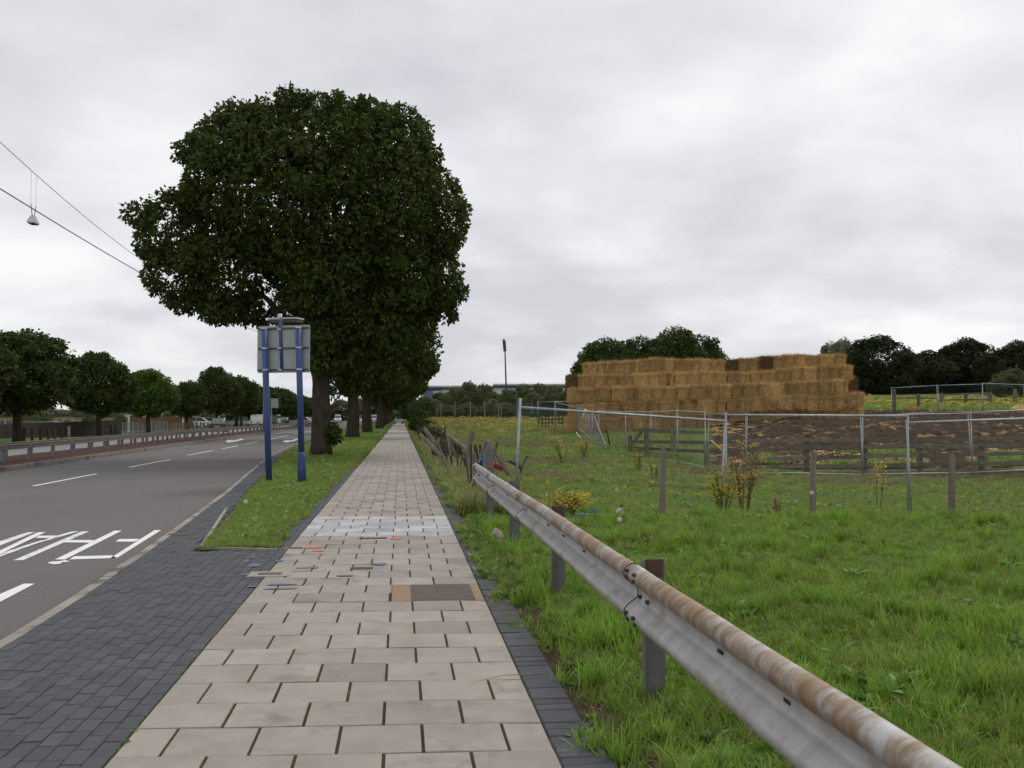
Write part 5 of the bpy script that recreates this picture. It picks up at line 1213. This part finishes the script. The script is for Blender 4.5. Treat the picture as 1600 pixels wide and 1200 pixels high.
def dandelion(px, py, lab, clock=False, h=.22):
    # flower head seen at px,py, stem down to the turf
    best = None
    for D in np.arange(5, 16.4, .1):
        q = at(px, py, D=D); g = H(q.x, q.y)
        if abs(q.z - g - h) < .02: best = q; break
    if best is None: best = at(px, py, D=15.4)
    g = H(best.x, best.y); t = thing('dandelion', lab, 'wild flower', (best.x, best.y, g)); hh = max(.08, best.z - g)
    MB().tube([(0.02, 0, -.02), (.01, 0, hh * .6), (0, 0, hh)], .003, 5).build('stem', 'green_stem', t)
    if clock:
        mb = MB(); rd = random.Random(2)
        for k_ in range(140):
            d_ = Vector((rd.gauss(0, 1), rd.gauss(0, 1), rd.gauss(0, 1))).normalized(); u = d_.orthogonal().normalized() * .006; c = Vector((0, 0, hh)) + d_ * .03; i = len(mb.v); mb.v += [tuple(c - u), tuple(c + u), tuple(c + d_ * .006 + d_.cross(u)), tuple(Vector((0, 0, hh)))]; mb.f += [(i, i + 1, i + 2), (i, i + 1, i + 3)]
        mb.build('seed_head', 'white_flower', t)
    else:
        mb = MB(); n = 18
        for ring, (r_, z_) in enumerate(((.024, .008), (.017, .016), (.009, .02))):
            for k_ in range(n): a = 2 * math.pi * (k_ + ring * .5) / n; i = len(mb.v); mb.v += [(0, 0, hh + z_ * .3), (r_ * math.cos(a - .15), r_ * math.sin(a - .15), hh + z_), (r_ * math.cos(a + .15), r_ * math.sin(a + .15), hh + z_)]; mb.f.append((i, i + 1, i + 2))
        mb.build('flower_head', 'yellow', t)
dandelion(1411, 791, 'yellow dandelion at the crest of the verge on the right'); dandelion(1147, 822, 'yellow dandelion in the verge, left one of a close pair'); dandelion(1159, 823, 'yellow dandelion in the verge, right one of a close pair')
dandelion(1059, 840, 'yellow dandelion leaning in the verge left of the pair'); dandelion(974, 803, 'yellow dandelion beside a seed clock behind the barrier'); dandelion(1355, 797, 'small yellow dandelion on the crest, mid verge', h=.1)
dandelion(968, 812, 'white dandelion clock in front of the split stub', True); dandelion(1268, 770, 'white dandelion clock before the middle fence stake', True, .3); dandelion(384, 784, 'white dandelion clock on the edge of the roadside verge', True, .12)

# ------------------------------------------------------------------ grass: tufts instanced over point clouds (real blades)
def tuft_obj(name, n, h, spread, wdt, m, seed, lean=.5, dead=.08, broad=False):
    r = np.random.default_rng(seed); Vv = []; Ff = []; T = []
    for k_ in range(n):
        a = r.uniform(0, 6.283); rr2 = spread * r.random() ** .5; b = np.array([rr2 * math.cos(a), rr2 * math.sin(a), -.01])
        la = r.uniform(0, 6.283); L_ = h * r.uniform(.5, 1.1); ln = lean * r.uniform(.2, 1.2); dr = np.array([math.cos(la), math.sin(la), 0]); sd_ = np.array([-math.sin(la + r.normal() * .6), math.cos(la), 0]); w_ = wdt * r.uniform(.7, 1.3)
        t_ = 1.0 * (r.random() < dead) + r.uniform(0, .22); i = len(Vv)
        if not broad: prof = ((0, .8), (.4, 1.0), (.75, .7), (1, 0))
        else: prof = ((0, .15), (.35, .9), (.7, 1.0), (1, 0))
        for f, wf in prof[:3]:
            c = b + dr * ln * L_ * f ** 2 + np.array([0, 0, L_ * (f - .35 * ln * f ** 2)]); Vv += [c - sd_ * w_ * wf, c + sd_ * w_ * wf]; T += [t_, t_]
        c = b + dr * ln * L_ + np.array([0, 0, L_ * (1 - .35 * ln)]); Vv.append(c); T.append(t_ + .1)
        Ff += [(i, i + 1, i + 3, i + 2), (i + 2, i + 3, i + 5, i + 4), (i + 4, i + 5, i + 6)]
    me = bpy.data.meshes.new(name); me.from_pydata([tuple(v_) for v_ in Vv], [], Ff); at_ = me.attributes.new('tint', 'FLOAT', 'POINT'); at_.data.foreach_set('value', np.clip(np.array(T, np.float32), 0, 1)); me.materials.append(M[m]); me.update()
    return bpy.data.objects.new(name, me)
def litter_obj(name, n, m, seed, s=.03, flat=True):
    r = random.Random(seed); mb = MB()
    for k_ in range(n):
        p = Vector((r.gauss(0, .05), r.gauss(0, .05), r.uniform(.004, .02))); d_ = Vector((r.gauss(0, 1), r.gauss(0, 1), r.gauss(0, .25))).normalized() * s * r.uniform(.6, 1.3); u = d_.cross(Vector((0, 0, 1))).normalized() * s * .3
        i = len(mb.v); mb.v += [tuple(p), tuple(p + d_ * .5 + u), tuple(p + d_ + Vector((0, 0, .004))), tuple(p + d_ * .5 - u)]; mb.f.append((i, i + 1, i + 2, i + 3))
    me = bpy.data.meshes.new(name); me.from_pydata(mb.v, [], mb.f); me.materials.append(M[m]); return bpy.data.objects.new(name, me)
def flower_obj(name, m, seed, z0=.12, n=7, r_=.012):
    r = random.Random(seed); mb = MB()
    for k_ in range(n):
        c = Vector((r.gauss(0, .03), r.gauss(0, .03), z0 + r.uniform(-.02, .04))); i = len(mb.v); mb.v.append(tuple(c + Vector((0, 0, .004)))); mb.v += [tuple(c + Vector((r_ * math.cos(a), r_ * math.sin(a), r.uniform(-.003, .003)))) for a in [q * 1.047 for q in range(6)]]; mb.f += [(i, i + 1 + q, i + 1 + (q + 1) % 6) for q in range(6)]
    me = bpy.data.meshes.new(name); me.from_pydata(mb.v, [], mb.f); me.materials.append(M[m]); return bpy.data.objects.new(name, me)
TC = bpy.data.collections.new('tufts')
names = []
def addt(o): TC.objects.link(o)
# names are alphabetical = instance index
addt(tuft_obj('a_grass', 18, .11, .045, .0026, 'blade', 1)); addt(tuft_obj('b_grass', 16, .15, .05, .003, 'blade', 2, .8)); addt(tuft_obj('c_grass', 20, .08, .06, .0024, 'blade', 3, .9, .15)); addt(tuft_obj('d_grass', 22, .21, .05, .0038, 'blade', 4, .55, .05))
addt(tuft_obj('e_dry', 14, .14, .06, .002, 'blade_dry', 5, .9, .5)); addt(tuft_obj('f_weed', 9, .07, .03, .016, 'weed', 6, 1.1, 0, True)); addt(tuft_obj('g_dock', 9, .17, .03, .026, 'weed', 7, .95, 0, True)); addt(litter_obj('h_litter', 10, 'litter', 8)); addt(flower_obj('i_white', 'white_flower', 9)); addt(flower_obj('j_yellow', 'yellow', 10, .3, 14, .02))
addt(tuft_obj('k_far', 26, .20, .16, .008, 'blade', 11, .9, .15)); addt(tuft_obj('l_fardry', 24, .26, .16, .007, 'blade_dry', 12, .8, .4)); addt(flower_obj('m_faryellow', 'yellow', 13, .2, 22, .02)); addt(litter_obj('n_straw', 26, 'straw_bit', 14, .07))
def scatter(name, pts, idx, scl, label, cat, zs=None):
    n = len(pts); me = bpy.data.meshes.new(name); me.vertices.add(n); me.vertices.foreach_set('co', np.array(pts, np.float32).ravel())
    a = me.attributes.new('idx', 'INT', 'POINT'); a.data.foreach_set('value', np.array(idx, np.int32)); a = me.attributes.new('scl', 'FLOAT', 'POINT'); a.data.foreach_set('value', np.array(scl, np.float32))
    a = me.attributes.new('rot', 'FLOAT_VECTOR', 'POINT'); rv = np.stack([rng.normal(size=n) * .12, rng.normal(size=n) * .12, rng.random(n) * 6.283], 1).astype(np.float32); a.data.foreach_set('vector', rv.ravel())
    o = link(name, me, None, kind='stuff', label=label, cat=cat)
    ng = bpy.data.node_groups.get('tuft_scatter')
    if ng is None:
        ng = bpy.data.node_groups.new('tuft_scatter', 'GeometryNodeTree'); ng.interface.new_socket('Geometry', in_out='INPUT', socket_type='NodeSocketGeometry'); ng.interface.new_socket('Geometry', in_out='OUTPUT', socket_type='NodeSocketGeometry')
        nn = ng.nodes.new; ll = ng.links.new; gi = nn('NodeGroupInput'); go = nn('NodeGroupOutput'); iop = nn('GeometryNodeInstanceOnPoints'); ci = nn('GeometryNodeCollectionInfo'); ci.inputs[0].default_value = TC; ci.inputs['Separate Children'].default_value = True; ci.inputs['Reset Children'].default_value = True
        def na(nm_, ty):
            x = nn('GeometryNodeInputNamedAttribute'); x.data_type = ty; x.inputs[0].default_value = nm_; return x.outputs['Attribute']
        iop.inputs['Pick Instance'].default_value = True; ll(gi.outputs[0], iop.inputs['Points']); ll(ci.outputs[0], iop.inputs['Instance']); ll(na('idx', 'INT'), iop.inputs['Instance Index']); ll(na('rot', 'FLOAT_VECTOR'), iop.inputs['Rotation']); ll(na('scl', 'FLOAT'), iop.inputs['Scale']); ll(iop.outputs[0], go.inputs[0])
    md = o.modifiers.new('scatter', 'NODES'); md.node_group = ng; return o
def pick(n, w_): w_ = np.array(w_, float); return rng.choice(len(w_), n, p=w_ / w_.sum())
# near verge right of the barrier and path
def rnd_region(n, x0, x1, y0, y1): return rng.uniform(x0, x1, n), rng.uniform(y0, y1, n)
PX = []; PY = []; ID = []; SC = []
def addp(x, y, idx, s): PX.append(x); PY.append(y); ID.append(idx); SC.append(s)
edge = lambda y: 1.02 + .07 * np.sin(y * 2.3) + .05 * np.sin(y * 6.1 + 1) + .13 * (y > 9) * np.sin(y * .9) ** 2 - .06 - .12 * smooth(6.0, 7.4, y) * (y < 40) * (.6 + .6 * np.sin(y * 1.9 + 1))
for (x0, x1, y0, y1, den) in [(.75, 3.4, 2.2, 7, 520), (2.6, 6, 3, 9, 330), (.75, 6, 7, 13, 300), (6, 13, 5, 17, 120), (.75, 9, 13, 18, 200)]:
    n = int((x1 - x0) * (y1 - y0) * den); x, y = rnd_region(n, x0, x1, y0, y1); D = x * math.sin(PSI) + y * math.cos(PSI)
    keep = (x > edge(y) + rng.exponential(.02, n)) & (D > 2.5) & (D < 17.5); lump = vnoise(x, y, 2.6, 3) + .5 * vnoise(x, y, 6, 5); keep &= rng.random(n) < .72 + .3 * lump
    x, y, lump = x[keep], y[keep], lump[keep]; n = len(x); dl = 1 - smooth(0, .9, x - edge(y))
    idx = pick(n, [30, 22, 26, 9, 5, 1.5, .6, .5]); e_ = rng.random(n) < dl * .55; idx[e_] = pick(e_.sum(), [10, 6, 22, 2, 16, 18, 5, 7]); big = (lump > .55) & (rng.random(n) < .5); idx[big] = 3
    s = rng.uniform(.55, 1.0, n) * (1 + .35 * lump) * np.where(e_, .7, 1.0); addp(x, y, idx, s)
x = np.concatenate(PX); y = np.concatenate(PY); scatter('verge_grass', np.stack([x, y, hground(x, y)], 1), np.concatenate(ID), np.concatenate(SC), 'lush green grass growing over the verge behind and beneath the barrier', 'grass')
# weeds creeping on the path edge beyond 7 m
n = 5200; y = 6.0 + 22 * rng.random(n) ** 1.2; x = XR + .04 + .46 * rng.random(n) ** .8; keep = (vnoise(x * 2, y, 1.3, 6) > -.3) & (x > XR + .12 * np.abs(vnoise(y, x, 2.1, 4)) * 2); x, y = x[keep], y[keep]
scatter('edge_weeds', np.stack([x, y, np.zeros(len(x))], 1), pick(len(x), [10, 6, 18, 1, 14, 22, 4, 10]), rng.uniform(.45, 1.05, len(x)), 'low weeds and dead leaves creeping over the dark edging blocks', 'weeds')
# moss tufts in slab joints
xs_, ys_ = [], []
for k_ in range(90):
    r_ = random.randrange(0, 60); j = random.choice((JA if r_ % 2 == 0 else JB)[1:-1]); ya_ = yA + r_ * RP + random.random() * RP; xs_.append(j + random.uniform(-.008, .008)); ys_.append(ya_ + SK * j)
for k_ in range(70):
    xs_.append(XL + random.uniform(-.02, .01)); ys_.append(random.uniform(3.8, 11))
scatter('joint_weeds', np.stack([xs_, ys_, np.full(len(xs_), -.006)], 1), pick(len(xs_), [0, 0, 12, 0, 3, 4]), rng.uniform(.12, .38, len(xs_)), 'tiny weeds growing from the joints between slabs', 'weeds')
# verge beside the road
PX, PY, ID, SC = [], [], [], []
for (y0, y1, den, s0) in [(11.75, 16, 330, .75), (16, 24, 200, .85), (24, 40, 90, 1.1), (40, 90, 25, 1.8)]:
    n = int(3.2 * (y1 - y0) * den); y = rng.uniform(y0, y1, n); xl = np.array([XGR(v_) for v_ in y]); xr = XL - np.where(y < 30, .17, .02) + .03 * np.sin(y * 5) + .05 * np.sin(y * 1.7); x = xl + .01 + (xr - xl) * rng.random(n)
    ed = np.minimum(x - xl, xr - x); idx = pick(n, [20, 8, 34, 1.5, 7, 3, .4, 1, .4, .0]); e_ = (rng.random(n) < .45) & (ed < .2); idx[e_] = pick(e_.sum(), [5, 3, 20, 0, 18, 12, 2, 6]); addp(x, y, idx, s0 * rng.uniform(.55, 1.0, n) * np.where(ed < .15, .7, 1))
x = np.concatenate(PX); y = np.concatenate(PY); scatter('roadside_grass', np.stack([x, y, np.full(len(x), .02)], 1), np.concatenate(ID), np.concatenate(SC), 'short patchy grass on the verge under the avenue trees and sign', 'grass')
# field
PX, PY, ID, SC = [], [], [], []
for (D0, D1, den, s0) in [(16.5, 24, 170, .9), (24, 36, 38, .9), (36, 60, 15, 1.1), (60, 115, 3.0, 2.0)]:
    n = int(den * (D1 - D0) * (D1 + D0) / 2 * .72); D = np.sqrt(rng.uniform(D0 ** 2, D1 ** 2, n)); u = rng.uniform(-.13, .62, n); x = D * (math.sin(PSI) + u * math.cos(PSI)); y = D * (math.cos(PSI) - u * math.sin(PSI))
    px = 800 + u * FPX; keep = (x > 1.3) & ~((px > 1085) & (D > 32)) & (rng.random(n) < .75 + .35 * vnoise(x, y, .8, 8)); x, y, D, px = x[keep], y[keep], D[keep], px[keep]; n = len(x)
    farish = D > 24; dry = vnoise(x, y, .35, 2) > .1; idx = np.where(farish, np.where(dry | (rng.random(n) < .2), 11, 10), pick(n, [14, 10, 30, 3, 14, 3, 1, .3, .12, .15])); fl = rng.random(n); idx = np.where((fl < .004), 12, idx); idx = np.where((fl > .9975) & (D < 40), 8, idx)
    yf = (D > 60) & (px < 900) & (rng.random(n) < .30); idx = np.where(yf, 12, idx); sc_ = s0 * rng.uniform(.5, 1.0, n) * np.where((idx == 8), 1.2, 1); sc_ = np.where((x < 3.2) & (idx != 8), sc_ * 1.5, sc_); addp(x, y, idx, sc_)
x = np.concatenate(PX); y = np.concatenate(PY); scatter('field_grass', np.stack([x, y, hground(x, y) - .01], 1), np.concatenate(ID), np.concatenate(SC), 'rough meadow grass dotted with white and yellow flowers in the field', 'grass')
for px, D, yt, wp, lab in [(44, 86, 640, 34, 'dark shrub behind the board fence, right of the leftmost trunk'), (68, 88, 642, 34, 'dark shrub behind the board fence under the leftmost crown'), (142, 100, 645, 26, 'green shrub behind the fence beside the rounded tree trunk'), (188, 100, 646, 22, 'green shrub above the end of the board fence'), (213, 108, 643, 24, 'green shrub left of the bright tree trunk'), (262, 118, 642, 26, 'green shrub above the brick wall'), (325, 150, 640, 40, 'green shrub behind the dark car')]:
    p = at(px, D=D); p.z = -.1; top = at(px, yt, D=D).z; tree('shrub', p, cmD[0], None, lab, 'shrub', scale=(wp * D / FPX / 11, wp * D / FPX / 11, top / 12), rz=px)
# long grass and brambles along the broken fence
n = 5200; y = 15.5 + 60 * rng.random(n) ** 1.7; x = 1.1 + 1.1 * rng.random(n); keep = x > 1.0 + .15 * np.sin(y); x, y = x[keep], y[keep]
scatter('fence_growth', np.stack([x, y, hground(x, y) - .01], 1), np.where(rng.random(len(x)) < .25, 11, np.where(rng.random(len(x)) < .7, 10, 6)), rng.uniform(.8, 1.9, len(x)) * np.where(y < 20, .8, 1.1), 'tall rank grass and weeds choking the broken fence', 'grass')
# loose straw on the muck, bank grass beyond it
n = 5200; D = rng.uniform(33, 70, n); u = rng.uniform(.21, .6, n); x = D * (math.sin(PSI) + u * math.cos(PSI)); y = D * (math.cos(PSI) - u * math.sin(PSI)); keep = vnoise(x, y, .7, 9) > .05; x, y = x[keep], y[keep]
scatter('scattered_straw', np.stack([x, y, hground(x, y) + .14], 1), np.full(len(x), 13), rng.uniform(.8, 2.2, len(x)), 'loose pale straw scattered over the muck', 'straw')
n = 5200; D = rng.uniform(73, 112, n); u = rng.uniform(.34, .62, n); x = D * (math.sin(PSI) + u * math.cos(PSI)); y = D * (math.cos(PSI) - u * math.sin(PSI))
scatter('bank_grass', np.stack([x, y, hground(x, y)], 1), np.where(rng.random(n) < .12, 12, 10), rng.uniform(1.6, 3.6, n), 'tall bright grass on the bank beyond the muck', 'grass')
n = 900; D = rng.uniform(33.5, 38, n); u = rng.uniform(.26, .58, n); x = D * (math.sin(PSI) + u * math.cos(PSI)); y = D * (math.cos(PSI) - u * math.sin(PSI)); keep = vnoise(x, y, 1.1, 12) > .15; x, y = x[keep], y[keep]
scatter('muck_grass', np.stack([x, y, hground(x, y) + .12], 1), np.full(len(x), 10), rng.uniform(.9, 1.7, len(x)), 'green grass patches growing among the muck heaps', 'grass')
# dark bush by the broken fence, hedge line down the path
LSH = [(0, 0, .55, .7, .7, .5)]
bm_ = crown_mesh([(0, 0, .5, .55, .8, .45), (.3, .4, .65, .5, .6, .45)], 900, .10, 77, 'leaf2', nl=5)
for i, (x, y, s, lab) in enumerate([(1.55, 33, .75, 'dark bramble bush overhanging the path beside the broken fence'), (1.7, 52, .9, 'bramble clump farther along the path edge'), (1.8, 70, 1.1, 'bramble clump where the hedge thickens beside the path'), (2.0, 90, 1.6, 'low hedge bush at the right of the far path'), (2.4, 112, 2.2, 'hedge bush beneath the avenue crowns far along the path')]):
    o = link('bramble', bm_, None, label=lab, cat='bush'); o.location = (x, y, H(x, y) - .1); o.scale = (s, s, s); o.rotation_euler = (0, 0, i)
